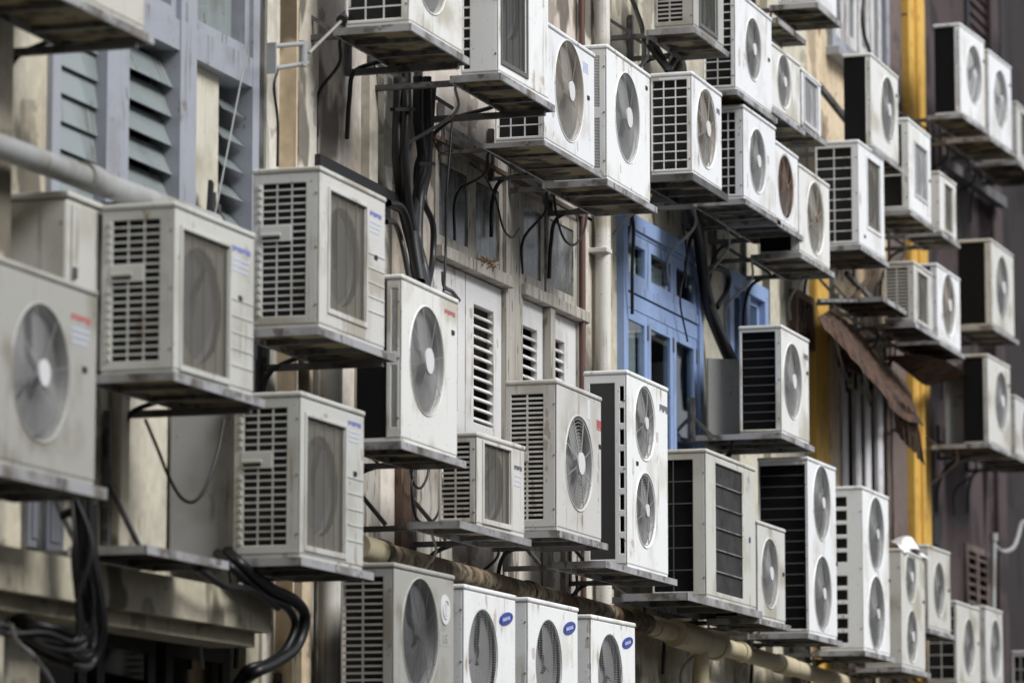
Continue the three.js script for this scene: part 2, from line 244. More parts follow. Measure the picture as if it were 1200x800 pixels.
// --- cream house with blue window
const hC = (() => {
  const a0 = 25.476, a1 = 27.444, b1 = 6.097, b0 = 4.306;
  const c0 = 28.228, c1 = 29.327, d1 = 6.095, d0 = 5.067;
  const h = house('blue_window_house', 'cream plastered house with tall faded blue window frames', X2, X3, 12, [[a0, a1, b0, b1], [c0, c1, d0, d1], [30.179 + 0.055, 30.786 - 0.055, 5.825 + 0.055, 6.245 - 0.055]], M.bluewallcream);
  frame(h, 'window_frame', a0 - 0.02, a1 + 0.02, b0 - 0.02, b1 + 0.02, -0.14, 0.05, 0.1, M.blue);
  const xs = [a0 + 0.08, 26.11, 26.75, a1 - 0.08], ty = 5.585, ty2 = 5.474, hd = 5.992;
  put(h, 'header', bx(a0 + 0.08, a1 - 0.08, hd, b1 - 0.081, -0.12, 0.035), M.blue); put(h, 'transom', bx(a0 + 0.08, a1 - 0.08, ty, ty2 < ty ? ty + 0.06 : ty2, -0.12, 0.04), M.blue);
  put(h, 'transom', bx(a0 + 0.08, a1 - 0.08, ty2, ty - 0.012, -0.12, 0.03), M.blue);
  for (let i = 0; i < 3; i++) {
    win(h, xs[i] + 0.004, xs[i + 1] - 0.004, ty + 0.062, hd - 0.003, 0.03, 0.07, M.blue, M.darkglass);
    win(h, xs[i] + 0.004, xs[i + 1] - 0.004, b0 + 0.08, ty2 - 0.004, 0.026, 0.075, M.blue, M.darkglass);
    const cv = (x0, x1, y0, y1, m) => { const g = new THREE.PlaneGeometry(x1 - x0, y1 - y0, 40, 1), p = g.attributes.position; for (let k = 0; k < p.count; k++) p.setZ(k, 0.008 * Math.sin(p.getX(k) * 60)); g.computeVertexNormals(); put(h, 'curtain', g.translate((x0 + x1) / 2, (y0 + y1) / 2, -0.04), m); };
    if (i < 2) cv(xs[i] + 0.07, xs[i + 1] - 0.07, ty + 0.1, ty + (hd - ty) * 0.72, M.curtain); if (i === 0) cv(xs[i] + 0.07, xs[i + 1] - 0.07, b0 + 0.3, ty2 - 0.05, M.greycurtain);
    put(h, 'hinge', bx(xs[i + 1] - 0.02, xs[i + 1] + 0.01, b0 + 1, b0 + 1.1, 0.0265, 0.034), M.darkwire);
  }
  frame(h, 'window_frame', c0 - 0.02, c1 + 0.02, d0, d1 + 0.02, -0.14, 0.05, 0.11, M.blue);
  const cm = (c0 + c1) / 2; put(h, 'mullion', bx(cm - 0.05, cm + 0.05, d0 + 0.11, d1 - 0.09, -0.12, 0.04), M.blue);
  for (const [p, q] of [[c0 + 0.09, cm - 0.05], [cm + 0.05, c1 - 0.09]]) win(h, p, q, d0 + 0.11, d1 - 0.09, 0.0, 0.05, M.blue, M.darkglass);
  // carved wooden vent
  const v0 = 30.179, v1 = 30.786, vy1 = 6.245, vy0 = 5.825;
  const vf = frame(h, 'vent', v0, v1, vy0, vy1, 0.001, 0.06, 0.06, M.brownwood); 
  const lat = []; for (let i = -3; i < 6; i++) { const s = (v1 - v0 - 0.12) / 3, x = v0 + 0.06 + i * s * 0.7; for (const dir of [1, -1]) { const L = vy1 - vy0 - 0.12; let p = [dir > 0 ? x : x + s * 1.4, vy0 + 0.06, 0.03], q = [dir > 0 ? x + s * 1.4 : x, vy1 - 0.06, 0.03]; const cl = w => Math.min(v1 - 0.06, Math.max(v0 + 0.06, w)); if (cl(p[0]) !== p[0] || cl(q[0]) !== q[0]) continue; lat.push(bar(p, q, 0.014)); } } if (lat.length) put(h, 'lattice', lat, M.brownwood, vf);
  put(h, 'moulding', bx(29.347, 29.646, 0, 11.9, 0.001, 0.06), M.bluewallcream);
  return h;
})();

// --- yellow pillared house
const hD = (() => {
  const s0 = 31.845, s1 = 33.973, sy1 = 5.835, sy0 = 3.936;
  const u0 = 31.553, u1 = 33.65, uy0 = 8.448, uy1 = 11.4;
  const h = house('yellow_pillar_house', 'peach house with mustard yellow pillars and vertical timber boards', X3, X4, 13, [[s0, s1, sy0, sy1], [u0, u1, uy0, uy1]], M.peach);
  put(h, 'pillar', bx(X3 + 0.003, 31.283, 0, 7.027, 0.001, 0.05), M.yellow);
  put(h, 'pillar', bx(34.261, X4 - 0.004, 0, 12.9, 0.001, 0.09), M.yellow);
  put(h, 'pillar_bead', rod([34.542, 0.1, 0.1], [34.542, 12.8, 0.1], 0.03, 12), M.yellow);
  for (const y of [4.2, 9.28, 6.6]) put(h, 'pillar_joint', bx(34.261 - 0.004, 34.261 - 0.001, y, y + 0.012, 0.01, 0.08), M.brownwood);
  put(h, 'wall_strip', bx(33.682, 34.244, 0, 12.8, 0.001, 0.03), M.mauve);
  const bw = (s1 - s0) / 5.4;
  for (let i = 0; i < 5; i++) put(h, 'board', bx(s0 + (i + 0.15) * bw * 1.05, s0 + (i + 0.62) * bw * 1.05, sy0, sy1, -0.01, 0.01 + 0.012 * (i % 2)), i === 4 ? M.mauve : M.board);
  put(h, 'lintel', bx(s0 - 0.05, s1 + 0.05, sy1, sy1 + 0.12, -0.1, 0.05), M.brownwood);
  // upper window with white posts
  frame(h, 'window_frame', u0 - 0.02, u1 + 0.02, uy0, uy1, -0.12, 0.05, 0.12, M.slateframe);
  const uw = (u1 - u0 - 0.24) / 4; for (let i = 0; i < 4; i++) { const f = win(h, u0 + 0.12 + i * uw, u0 + 0.12 + (i + 1) * uw - 0.05, uy0 + 0.12, uy1 - 0.12, 0.02, 0.12, std([0.7, 0.7, 0.74], 0.6, T.wood), M.darkglass); }
  put(h, 'sill', rbx(u0 - 0.06, u1 + 0.06, uy0 - 0.08, uy0 - 0.001, -0.1, 0.12, 0.01), M.slateframe);
  return h;
})();

// --- maroon house and the dark house after it
const hE = (() => {
  const e1 = 38.832, q0 = 37.186, q1 = 38.929, qy0 = 9.409;
  const h = house('maroon_house', 'dark maroon plastered house with black louvred shutter and slotted vent', X4, e1, 13, [[q0, q1, qy0, 11.6], [36.754 + 0.08, 37.828 - 0.08, 4.146 + 0.05, 4.785 - 0.05]], M.maroon);
  const f = frame(h, 'shutter', q0 - 0.02, q1 + 0.02, qy0 - 0.02, 11.62, -0.05, 0.03, 0.12, M.black); slats(h, q0 + 0.1, q1 - 0.1, qy0 + 0.1, 11.5, -0.01, 0.11, 0.1, 0.014, 0.9, std([0.04, 0.022, 0.022], 0.7), f);
  const v0 = 36.754, v1 = 37.828, y1 = 4.785, y0 = 4.146, vm = (v0 + v1) / 2;
  const v = put(h, 'vent', plate(v0, v1, y0, y1, [[v0 + 0.1, vm - 0.05, y0 + 0.06, y1 - 0.06], [vm + 0.05, v1 - 0.1, y0 + 0.06, y1 - 0.06]], 0.03, 0.003), M.mauve); slats(h, v0 + 0.1, vm - 0.05, y0 + 0.06, y1 - 0.06, 0.014, 0.085, 0.05, 0.01, 0.7, M.mauve, v); slats(h, vm + 0.05, v1 - 0.1, y0 + 0.06, y1 - 0.06, 0.014, 0.085, 0.05, 0.01, 0.7, M.mauve, v);
  put(h, 'hatch', bx(35.299, 35.57, 4.658, 4.913, 0.001, 0.03), M.black);
  put(h, 'pilaster', bx(38.214, 38.643, 0, 12.8, 0.001, 0.05), M.maroon);
  const k = house('gap_shade_house', 'nearly black house beyond the maroon wall, recess shade put into its colour', e1, 75, 13, [], std([0.02, 0.014, 0.016], 0.9, T.plaster));  // flush wall; its near-black colour stands in for shade in the gap
  for (const [y, a, b] of [[8.6, 40.2, 47], [9.4, 40.0, 46], [5.0, 40.5, 47]]) put(k, 'ledge', bx(a, b, y, y + 0.12, 0.001, 0.3), M.bracket);
  for (let i = 0; i < 5; i++) win(k, 41 + i * 2.2, 42.4 + i * 2.2, 7, 8.4, 0.056, 0.1, M.bracket, M.darkglass);
  return h;
})();

// ---------------------------------------------------------------- condensing units
const guardCache = {}, bladeCache = {};
function guard(type) {                               // unit-radius wire guard, facing +z; radius 1 = fan opening
  if (guardCache[type]) return guardCache[type]; const L = [], dome = r => 0.075 * (1 - r * r) + 0.02;
  const ring = (r, w, n = 52) => L.push(new THREE.TorusGeometry(r, w, 4, n).translate(0, 0, dome(r)));
  const radial = (a, r0, r1, w) => L.push(bar([Math.cos(a) * r0, Math.sin(a) * r0, dome(r0) - w], [Math.cos(a) * r1, Math.sin(a) * r1, dome(r1) - w], w * 1.6));
  if (type === 'dense') { for (let r = 0.25; r < 1.0; r += 0.046) ring(r, 0.0068); for (let i = 0; i < 8; i++) radial(i * Math.PI / 4 + 0.2, 0.22, 1.0, 0.012); ring(1.01, 0.018); }
  if (type === 'spoke') { for (let r = 0.2; r < 1.0; r += 0.075) ring(r, 0.0075); for (let i = 0; i < 8; i++) radial(i * Math.PI / 4 + 0.39, 0.1, 1.02, 0.02); ring(1.02, 0.022); }
  if (type === 'fine') { for (let r = 0.2; r < 1.0; r += 0.05) ring(r, 0.006); for (let i = 0; i < 12; i++) radial(i * Math.PI / 6, 0.18, 1.0, 0.008); ring(1.0, 0.015); }
  if (type === 'grid') { for (let y = -0.96; y < 0.97; y += 0.055) { const x = Math.sqrt(1 - y * y); L.push(bar([-x, y, 0.02], [x, y, 0.02], 0.008)); } for (let x = -0.75; x < 0.8; x += 0.25) { const y = Math.sqrt(1 - x * x); L.push(bar([x, -y, 0.036], [x, y, 0.036], 0.008)); } ring(1.0, 0.02); }
  return guardCache[type] = join(L);
}
function blades(n) {
  if (bladeCache[n]) return bladeCache[n]; const L = [];
  for (let b = 0; b < n; b++) { const pos = [], idx = [], A = 12, Rn = 5, span = Math.PI * 2 / n * 0.8;
    for (let i = 0; i <= A; i++) for (let j = 0; j <= Rn; j++) { const t = i / A, r = 0.22 + 0.7 * j / Rn, a = b * Math.PI * 2 / n + 0.5 + t * span - 0.35 * (j / Rn) * (1 - t) + 0.12 * Math.sin(t * 3) * j / Rn; pos.push(Math.cos(a) * r, Math.sin(a) * r, -0.32 + 0.24 * t + 0.03 * Math.sin(t * Math.PI)); }
    for (let i = 0; i < A; i++) for (let j = 0; j < Rn; j++) { const p = i * (Rn + 1) + j; idx.push(p, p + Rn + 1, p + 1, p + 1, p + Rn + 1, p + Rn + 2); }
    const g = new THREE.BufferGeometry(); g.setAttribute('position', new THREE.Float32BufferAttribute(pos, 3)); g.setAttribute('uv', new THREE.Float32BufferAttribute(new Float32Array(pos.length / 3 * 2), 2)); g.setIndex(idx); g.computeVertexNormals(); L.push(g); }
  return bladeCache[n] = join(L);
}
function fanSet(root, fx, fy, r, zf, o, bezel) { const dp = Math.max(0.12, Math.min(0.26, o.d - 0.075));      // opening, shroud, blades, guard
  const lathe = (pts) => new THREE.LatheGeometry(pts.map(p => new THREE.Vector2(...p)), 44).rotateX(Math.PI / 2).translate(fx, fy, zf);
  if (bezel) mesh('fan_rim', lathe([[r - 0.002, -0.03], [r, -0.006], [r + 0.003, 0.005], [r + 0.007, 0.006], [r + 0.011, 0.002], [r + 0.012, -0.004]]), o.paint, root);
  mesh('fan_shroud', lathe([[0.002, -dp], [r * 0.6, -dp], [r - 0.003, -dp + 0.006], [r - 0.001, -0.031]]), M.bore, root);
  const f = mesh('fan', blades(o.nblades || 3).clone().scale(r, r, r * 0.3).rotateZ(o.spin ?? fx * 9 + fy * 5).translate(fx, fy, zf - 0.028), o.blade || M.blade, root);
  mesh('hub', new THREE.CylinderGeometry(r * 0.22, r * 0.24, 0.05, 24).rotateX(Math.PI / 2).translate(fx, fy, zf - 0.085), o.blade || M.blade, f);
  if (o.guard === 'none') return;
  const g = mesh('fan_guard', guard(o.guard || 'dense').clone().scale(r, r, r * 0.6).translate(fx, fy, zf - 0.004), o.wire || M.wire, root);
  if (o.cap !== 0) mesh('guard_cap', new THREE.CylinderGeometry(r * (o.cap || 0.2), r * (o.cap || 0.2), 0.008, 24).rotateX(Math.PI / 2).translate(fx, fy, zf + r * 0.055), o.capMat || M.cap, g);
}
const UNITS = [], tints = {};
function tint(m) { const k = Math.floor(rnd() * 4), id = m.uuid + k; if (!tints[id]) { const c = m.clone(), f = [1, 0.95, 0.97, 1.03][k]; c.color.setRGB(m.color.r * f, m.color.g * f * [1, 0.995, 1, 1][k], m.color.b * f * [1, 0.965, 1.01, 0.98][k]); if (k === 1) c.map = T.oldpaint; tints[id] = c; } return tints[id]; }
function unit(o) {
  const { w, h, d } = o, hw = w / 2, hd = d / 2, t = 0.012, lid = 0.03, P = o.paint = tint(o.paint || M.white);
  const root = thing('condenser_unit', o.label, 'air conditioner', o.at, o.yaw || 0, o.group); UNITS.push(o);
  const fx = a => -hw + a;                            // front-panel x from its near edge
  // front panel
  const holes = (o.fans || []).map(([a, b, r]) => [fx(a), b, r]);
  if (o.rect) holes.push([fx(o.rect[0]), fx(o.rect[1]), Math.max(0.03, o.rect[2]), Math.min(h - lid - 0.015, o.rect[3])]);
  mesh('front_panel', plate(-hw, hw, 0.02, h - lid, holes, t, 0.007).translate(0, 0, hd - t), P, root);
  // side panel with its openings (fractions: rear 0 .. front 1, bottom 0 .. top 1)
  const sd = d - t, sh = (o.side || []).map(s => [-hd + s.a * d, -hd + s.b * d, 0.02 + s.c * (h - lid - 0.02), 0.02 + s.d * (h - lid - 0.02)]);
  const clip = sh.map(q => [Math.max(q[0], -hd + 0.008), Math.min(q[1], hd - t - 0.007), Math.max(q[2], 0.03), Math.min(q[3], h - lid - 0.008)]);
  const op = (o.side || []).find(s => s.open), sz = op ? -hd + op.b * d : -hd;
  mesh('side_panel', plate(sz, hd - t - 0.001, 0.02, h - lid, clip.filter((q, i) => !o.side[i].open), t, 0.004).rotateY(-Math.PI / 2).translate(-hw + t, 0, 0), P, root);
  mesh('side_panel', bx(hw - t, hw - 0.001, 0.02, h - lid, -hd, hd - t - 0.001), P, root);
  mesh('lid', rbx(-hw - 0.006, hw + 0.006, h - lid + 0.001, h, -hd - 0.006, hd + 0.007, 0.012), P, root);
  mesh('base_pan', bx(-hw + 0.004, hw - 0.004, 0, 0.0195, -hd + 0.004, hd - 0.004), P, root);
  const near = Math.min(9, ...(o.fans || []).map(f => f[0] - f[2]), o.rect && o.front !== 'coil' ? o.rect[0] + 0.01 : 9), ins = (o.side || []).some(s => s.mat === M.darkwire) ? 0.014 : Math.max(0.012, Math.min(0.06, near - t - 0.014));
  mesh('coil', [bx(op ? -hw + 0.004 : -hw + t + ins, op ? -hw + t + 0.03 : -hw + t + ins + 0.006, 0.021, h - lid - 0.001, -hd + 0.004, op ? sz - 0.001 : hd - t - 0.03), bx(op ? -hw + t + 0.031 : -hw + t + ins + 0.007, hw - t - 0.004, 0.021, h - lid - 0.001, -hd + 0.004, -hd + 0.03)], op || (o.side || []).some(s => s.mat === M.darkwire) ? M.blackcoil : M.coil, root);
  (o.side || []).forEach((s, k) => {
    if (s.open) return; const [z0, z1, y0, y1] = clip[k], B = [], b = s.bar || 0.008, x0 = -hw + 0.003, x1 = -hw + 0.0075, cols = s.cols || 1, rows = s.rows || 1;
    for (let i = 1; i < cols; i++) { const z = z0 + (z1 - z0) * i / cols; B.push(bx(x0 + 0.0007, x1 - 0.0006, y0, y1, z - b / 2, z + b / 2)); }
    for (let i = 1; i < rows; i++) { const y = y0 + (y1 - y0) * i / rows; B.push(bx(x0, x1, y - b / 2, y + b / 2, z0, z1)); }
    if (s.mesh) { const n = 16, m = Math.round(n * (y1 - y0) / (z1 - z0)); for (let i = -m; i < n; i++) for (const q of [1, -1]) { const st = (z1 - z0) / n; let a = [z0 + i * st, y0], c = [z0 + (i + m) * st, y1]; if (a[0] < z0) { const f = (z0 - a[0]) / (c[0] - a[0]); a = [z0, y0 + f * (y1 - y0)]; } if (c[0] > z1) { const f = (z1 - a[0]) / (c[0] - a[0]); c = [z1, a[1] + f * (c[1] - a[1])]; } if (c[0] - a[0] < 0.004) continue; const zz = v => q > 0 ? v : z0 + z1 - v; B.push(bar([x0 + 0.004 + q * 0.002, a[1], zz(a[0])], [x0 + 0.004 + q * 0.002, c[1], zz(c[0])], 0.003)); } }
    if (B.length) mesh('side_grille', B, s.mat || P, root);
    if (s.handle) { const ya = y0 + s.handle[0] * (y1 - y0), yb = y0 + s.handle[1] * (y1 - y0), ze = z0 + (z1 - z0) * (s.span || 0.66); const g = mesh('side_handle', rbx(-hw - 0.004, -hw + 0.0025, ya, yb, z0 - 0.012, ze, 0.003), P, root); mesh('grip_slot', bx(-hw - 0.0055, -hw - 0.0042, ya + 0.012, ya + 0.024, z0 + 0.005, z0 + (ze - z0) * 0.62), M.black, g); mesh('grip_lip', rbx(-hw - 0.016, -hw - 0.0045, ya + 0.028, ya + 0.04, z0, z0 + (ze - z0) * 0.66, 0.003), P, g); }
    if (s.bumps) { const n = s.bumps, g = []; for (let i = 0; i < n; i++) { const y = y0 + (y1 - y0) * (i + 0.5) / n; if (s.handle && y > y0 + (s.handle[0] - 0.02) * (y1 - y0) && y < y0 + (s.handle[1] + 0.02) * (y1 - y0)) continue; g.push(rbx(-hw - 0.01, -hw + 0.002, y - (y1 - y0) / n * 0.3, y + (y1 - y0) / n * 0.3, z0 - 0.022, z0 - 0.004, 0.003)); } mesh('side_knuckle', g, P, root); }
  });
  // fans
  for (const [a, b, r] of o.fans || []) fanSet(root, fx(a), b, r, hd, o, o.bezel !== false);
  if (o.rect) {
    const [x0, x1, y0, y1] = holes[holes.length - 1], st = o.front || 'taupe', cx = (x0 + x1) / 2, cy = (y0 + y1) / 2, r = Math.min(x1 - x0, y1 - y0) / 2 * 0.93;
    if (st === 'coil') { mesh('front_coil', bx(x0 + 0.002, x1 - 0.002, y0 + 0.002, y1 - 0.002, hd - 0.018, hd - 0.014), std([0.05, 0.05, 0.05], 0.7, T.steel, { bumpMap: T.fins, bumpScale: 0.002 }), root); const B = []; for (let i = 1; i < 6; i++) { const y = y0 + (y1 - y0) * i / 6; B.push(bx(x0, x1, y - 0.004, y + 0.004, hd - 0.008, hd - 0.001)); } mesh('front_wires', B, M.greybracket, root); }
    else {
      const bk = st === 'pale' ? M.palemesh : st === 'dark' ? M.dkmesh : M.taupe, bm = st === 'pale' ? M.palemesh : st === 'dark' ? M.dkmesh : M.taupebar;
      mesh('grille_back', plate(x0 + 0.002, x1 - 0.002, y0 + 0.002, y1 - 0.002, [[cx, cy, r]], 0.006, 0).translate(0, 0, hd - 0.034), bk, root);
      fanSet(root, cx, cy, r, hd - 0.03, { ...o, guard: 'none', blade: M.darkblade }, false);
      const B = [], n = Math.max(12, Math.round((y1 - y0) / 0.0085)), m = Math.max(4, Math.round((x1 - x0) / 0.14));
      for (let i = 0; i <= n; i++) { const y = y0 + 0.003 + (y1 - y0 - 0.006) * i / n; B.push(bx(x0 + 0.001, x1 - 0.001, y - 0.0016, y + 0.0016, hd - 0.0105, hd - 0.009)); }
      for (let i = 1; i < m; i++) { const x = x0 + (x1 - x0) * i / m; B.push(bx(x - 0.0015, x + 0.0015, y0 + 0.001, y1 - 0.001, hd - 0.008, hd - 0.003)); }
      mesh('front_grille', B, bm, root);
      mesh('grille_frame', plate(x0 - 0.018, x1 + 0.018, y0 - 0.024, y1 + 0.014, [[x0 + 0.001, x1 - 0.001, y0 + 0.001, y1 - 0.001]], 0.007, 0.0025).translate(0, 0, hd + 0.0006), st === 'taupe' ? P : bm, root);
      if (o.ribs) for (let i = 1; i <= o.ribs; i++) { const y = y0 + (y1 - y0) * 0.62 * i / o.ribs; mesh('rib', rbx(x1 + 0.035, hw - 0.012, y - 0.004, y + 0.004, hd - 0.002, hd + 0.004, 0.002), P, root); }
    }
  }
  if (o.latch) { const g = mesh('latch', rbx(fx(o.latch[0]) - 0.022, fx(o.latch[0]) + 0.022, o.latch[1] - 0.013, o.latch[1] + 0.013, hd - 0.003, hd + 0.006, 0.004), M.black, root); }
  if (o.badge) {
    const [a, b, y0, y1] = o.badge, x0 = fx(a), x1 = fx(b), z = hd + 0.0012;
    if (o.mark === 'oval') { const s = new THREE.Shape(); s.absellipse((x0 + x1) / 2, (y0 + y1) / 2, (x1 - x0) / 2, (y1 - y0) / 2, 0, Math.PI * 2, false, 0.16); const g = new THREE.ExtrudeGeometry(s, { depth: 0.003, bevelEnabled: false, curveSegments: 30 }).translate(0, 0, hd + 0.0008); mesh('badge', g, std([0.03, 0.06, 0.28], 0.35), root); decal(root, 'badge_lettering', 'SAMSUNG', (x0 + x1) / 2, (y0 + y1) / 2, hd + 0.0046, (x1 - x0) * 0.8, (y1 - y0) * 0.42, '#dfe6f5', '#1f2f86', 0.16); }
    else if (o.mark === 'disc') { const cx = (x0 + x1) / 2, r = (x1 - x0) / 2, g = new THREE.CylinderGeometry(r, r, 0.004, 36).rotateX(Math.PI / 2).translate(cx, y1 - r, hd + 0.003); const bd = mesh('badge', g, std([0.7, 0.7, 0.7], 0.4), root); mesh('badge_ring', [new THREE.TorusGeometry(r * 0.62, r * 0.05, 4, 30, Math.PI * 1.6).rotateZ(0.6).translate(cx, y1 - r, hd + 0.006), bx(cx - r * 0.05, cx + r * 0.05, y1 - r * 1.35, y1 - r * 0.6, hd + 0.005, hd + 0.0075), bx(cx - r * 0.05, cx + r * 0.25, y1 - r * 1.42, y1 - r * 1.35, hd + 0.005, hd + 0.0075)], std([0.5, 0.5, 0.5], 0.5), bd); decal(root, 'badge_lettering', 'LG', cx, y0 + (y1 - y0) * 0.16, hd + 0.0012, (x1 - x0) * 1.1, (y1 - y0) * 0.26, '#6f716d', null, 0); }
    else if (o.mark === 'dot') { const r = (y1 - y0) / 2; mesh('badge', new THREE.CylinderGeometry(r, r, 0.004, 24).rotateX(Math.PI / 2).translate((x0 + x1) / 2, (y0 + y1) / 2, hd + 0.003), std([0.03, 0.04, 0.16], 0.4), root); }
    else { const m = { red: M.red, blue: M.inkblue, pale: M.paleblue, ink: M.ink }[o.mark || 'ink'], B = [], n = 7; for (let i = 0; i < n; i++) { const u = x0 + (x1 - x0) * (i + 0.1) / n, v = x0 + (x1 - x0) * (i + 0.78) / n; B.push(bx(u, v, y0 + (i % 3 === 1 ? 0.3 : 0) * (y1 - y0), y1, hd + 0.0006, hd + 0.0022)); } mesh('badge', B, m, root); if (o.mark2) { const C = []; for (let i = 0; i < 3; i++) C.push(bx(x0 + 0.01, x1 - 0.015 - 0.01 * i, y0 - (y1 - y0) * (1.6 + i * 1.1), y0 - (y1 - y0) * (1.25 + i * 1.1), hd + 0.0006, hd + 0.0018)); mesh('sticker_print', C, M.paleblue, root); } }
  }
  if (o.notice) { const [a, y] = o.notice; mesh('sticker', bx(fx(a) - 0.03, fx(a) + 0.03, y - 0.06, y + 0.06, hd + 0.0005, hd + 0.0015), M.cap, root); }
  // screws along the side edge
  for (const y of [0.12, 0.5, 0.86]) mesh('screw', new THREE.CylinderGeometry(0.006, 0.006, 0.004, 8).rotateZ(Math.PI / 2).translate(-hw - 0.001, 0.02 + y * (h - 0.05), hd - t - 0.008), y > 0.3 ? M.greybracket : M.rustwire, root);
  // refrigerant line and drain hose from the far rear corner to the wall
  const wz = -o.at[2] - 0.0, q = rnd();
  mesh('refrigerant_line', tube([[hw - 0.05, 0.16, -hd + 0.05], [hw + 0.03 + q * 0.03, 0.13, -hd - 0.02], [hw + 0.03 + q * 0.03, 0.03, -hd - 0.08], [hw - 0.02, -0.03 - q * 0.06, (wz - hd) / 2 - 0.1], [hw - 0.1 * q, -0.12 - q * 0.2, wz + 0.04], [hw - 0.12 * q, -0.35 - q * 0.2, wz + 0.03]], 0.013, 30, 8), M.rubber, root);
  mesh('drain_hose', tube([[-hw + 0.2, 0.05, -hd + 0.04], [-hw + 0.2, 0.0, -hd - 0.1], [-hw + 0.22 + 0.1 * q, -0.12, -hd - 0.13], [-hw + 0.3, -0.2 - 0.2 * q, wz + 0.05], [-hw + 0.3 + 0.1 * q, -0.5, wz + 0.03]], 0.009, 26, 6), q > 0.5 ? M.greypipe : M.rubber, root);
  root.rotation.z = (rnd() - 0.5) * 0.012; root.rotation.y += (rnd() - 0.5) * 0.03;
  if (o.tray !== 0) tray(o);
  return root;
}
function decal(root, name, text, cx, cy, z, w, h, fg, bg, rot) {
  const c = document.createElement('canvas'); c.width = 256; c.height = Math.max(32, Math.round(256 * h / w)); const q = c.getContext('2d');
  q.fillStyle = bg || '#a9aaa4'; q.fillRect(0, 0, c.width, c.height); q.fillStyle = fg; q.textAlign = 'center'; q.textBaseline = 'middle'; let fs = c.height * 0.95; q.font = 'bold ' + fs + 'px sans-serif'; const mw = q.measureText(text).width; if (mw > 244) fs *= 244 / mw; q.font = 'bold ' + fs + 'px sans-serif'; q.fillText(text, c.width / 2, c.height / 2);
  const t = new THREE.CanvasTexture(c); t.colorSpace = THREE.SRGBColorSpace; const g = new THREE.PlaneGeometry(w, h).rotateZ(rot).translate(cx, cy, z);
  const m = new THREE.Mesh(g, new THREE.MeshStandardMaterial({ map: t, roughness: 0.45 })); m.name = name; root.add(m);
}
function tray(o) {
  const c = Math.cos(o.yaw || 0), s = Math.sin(o.yaw || 0), k = o.tr || {}, L = k.left ?? 0.03, Rr = k.right ?? 0.09, Fr = k.front ?? 0.015, Bk = k.back ?? 0.06, th = k.th ?? 0.04;
  const y = o.at[1], root = thing('support_tray', o.trayLabel || ('steel tray with wall brackets under the ' + o.short), 'tray', [o.at[0], y - th, o.at[2]], o.yaw || 0, 'trays under the condenser units');
  const x0 = -o.w / 2 - L, x1 = o.w / 2 + Rr, z1 = o.d / 2 + Fr, z0 = -o.d / 2 - Bk, e = 0.014, m = k.mat || M.tray, top = th - 0.001;
  mesh('front_rail', bx(x0, x1, 0, top, z1 - e, z1), m, root); mesh('back_rail', bx(x0, x1, 0, top, z0, z0 + e), m, root);
  mesh('side_rail', bx(x0, x0 + e, 0.0005, top, z0 + e, z1 - e), m, root); mesh('side_rail', bx(x1 - e, x1, 0.0005, top, z0 + e, z1 - e), m, root);
  mesh('pan', bx(x0 + e, x1 - e, th - 0.009, top - 0.0005, z0 + e, z1 - e), k.pan || M.pan, root);
  for (const q of [0.33, 0.68]) mesh('cross_bar', bx(x0 + (x1 - x0) * q - 0.015, x0 + (x1 - x0) * q + 0.015, 0.006, th - 0.0095, z0 + e, z1 - e), M.bracket, root);
  // bracket arms back to the wall, wall legs and gussets, in world orientation
  const wallZ = k.wall ?? 0.01, toWall = (wallZ - o.at[2]), bm = k.bm || M.bracket, aw = 0.035;
  for (const q of [0.1, 0.9]) {
    const x = x0 + (x1 - x0) * q, zw = toWall / c, leg = k.leg ?? 0.32, under = k.under && q > 0.5;
    const a = mesh('bracket_arm', under ? [bx(x - aw / 2, x + aw / 2, -0.035, -0.001, zw, z1 - 0.03)] : [bx(x - aw / 2, x + aw / 2, 0.002, th - 0.008, zw, z0 - 0.001)], bm, root);
    mesh('wall_leg', bx(x - aw / 2 - 0.001, x + aw / 2 + 0.001, under ? -0.0355 : 0.001, leg, zw - 0.001, zw + 0.03), bm, a);
    mesh('gusset', bar([x, leg * 0.55, zw + 0.02], [x, th, zw + Math.min(0.22, (z0 - zw) + 0.1)], 0.022), bm, a);
  }
}
// side patterns
const S = {
  slotted: () => [{ a: 0.14, b: 0.8, c: 0.05, d: 0.94, cols: 3, rows: 19, bar: 0.0085, handle: [0.56, 0.68], bumps: 17 }],
  cage: (cols, rows, a = 0.03, b = 0.88) => [{ a, b, c: 0.02, d: 0.97, cols, rows, bar: 0.008 }],
  fine: (rows, a = 0.08, b = 0.78) => [{ a, b, c: 0.05, d: 0.95, cols: 2, rows, bar: 0.011 }],
  black: (b = 0.78) => [{ open: 1, a: 0, b, c: 0.0, d: 0.985 }],
  strip: (a = 0.0, b = 0.66, p = 0.75, q = 0.9) => [{ open: 1, a, b, c: 0.0, d: 0.985 }, { a: p, b: q, c: 0.06, d: 0.46, rows: 34, bar: 0.0045 }, { a: p, b: q, c: 0.54, d: 0.95, rows: 34, bar: 0.0045 }],
  holes: (a, b, c, d, n, gap = 0.3) => Array.from({ length: n }, (_, i) => ({ a, b, c: c + (d - c) * i / n, d: c + (d - c) * (i + 1 - gap) / n })),
  wired: (rows, a, b) => [{ a, b, c: 0.01, d: 0.98, rows, bar: 0.006, mat: M.darkwire }],
};
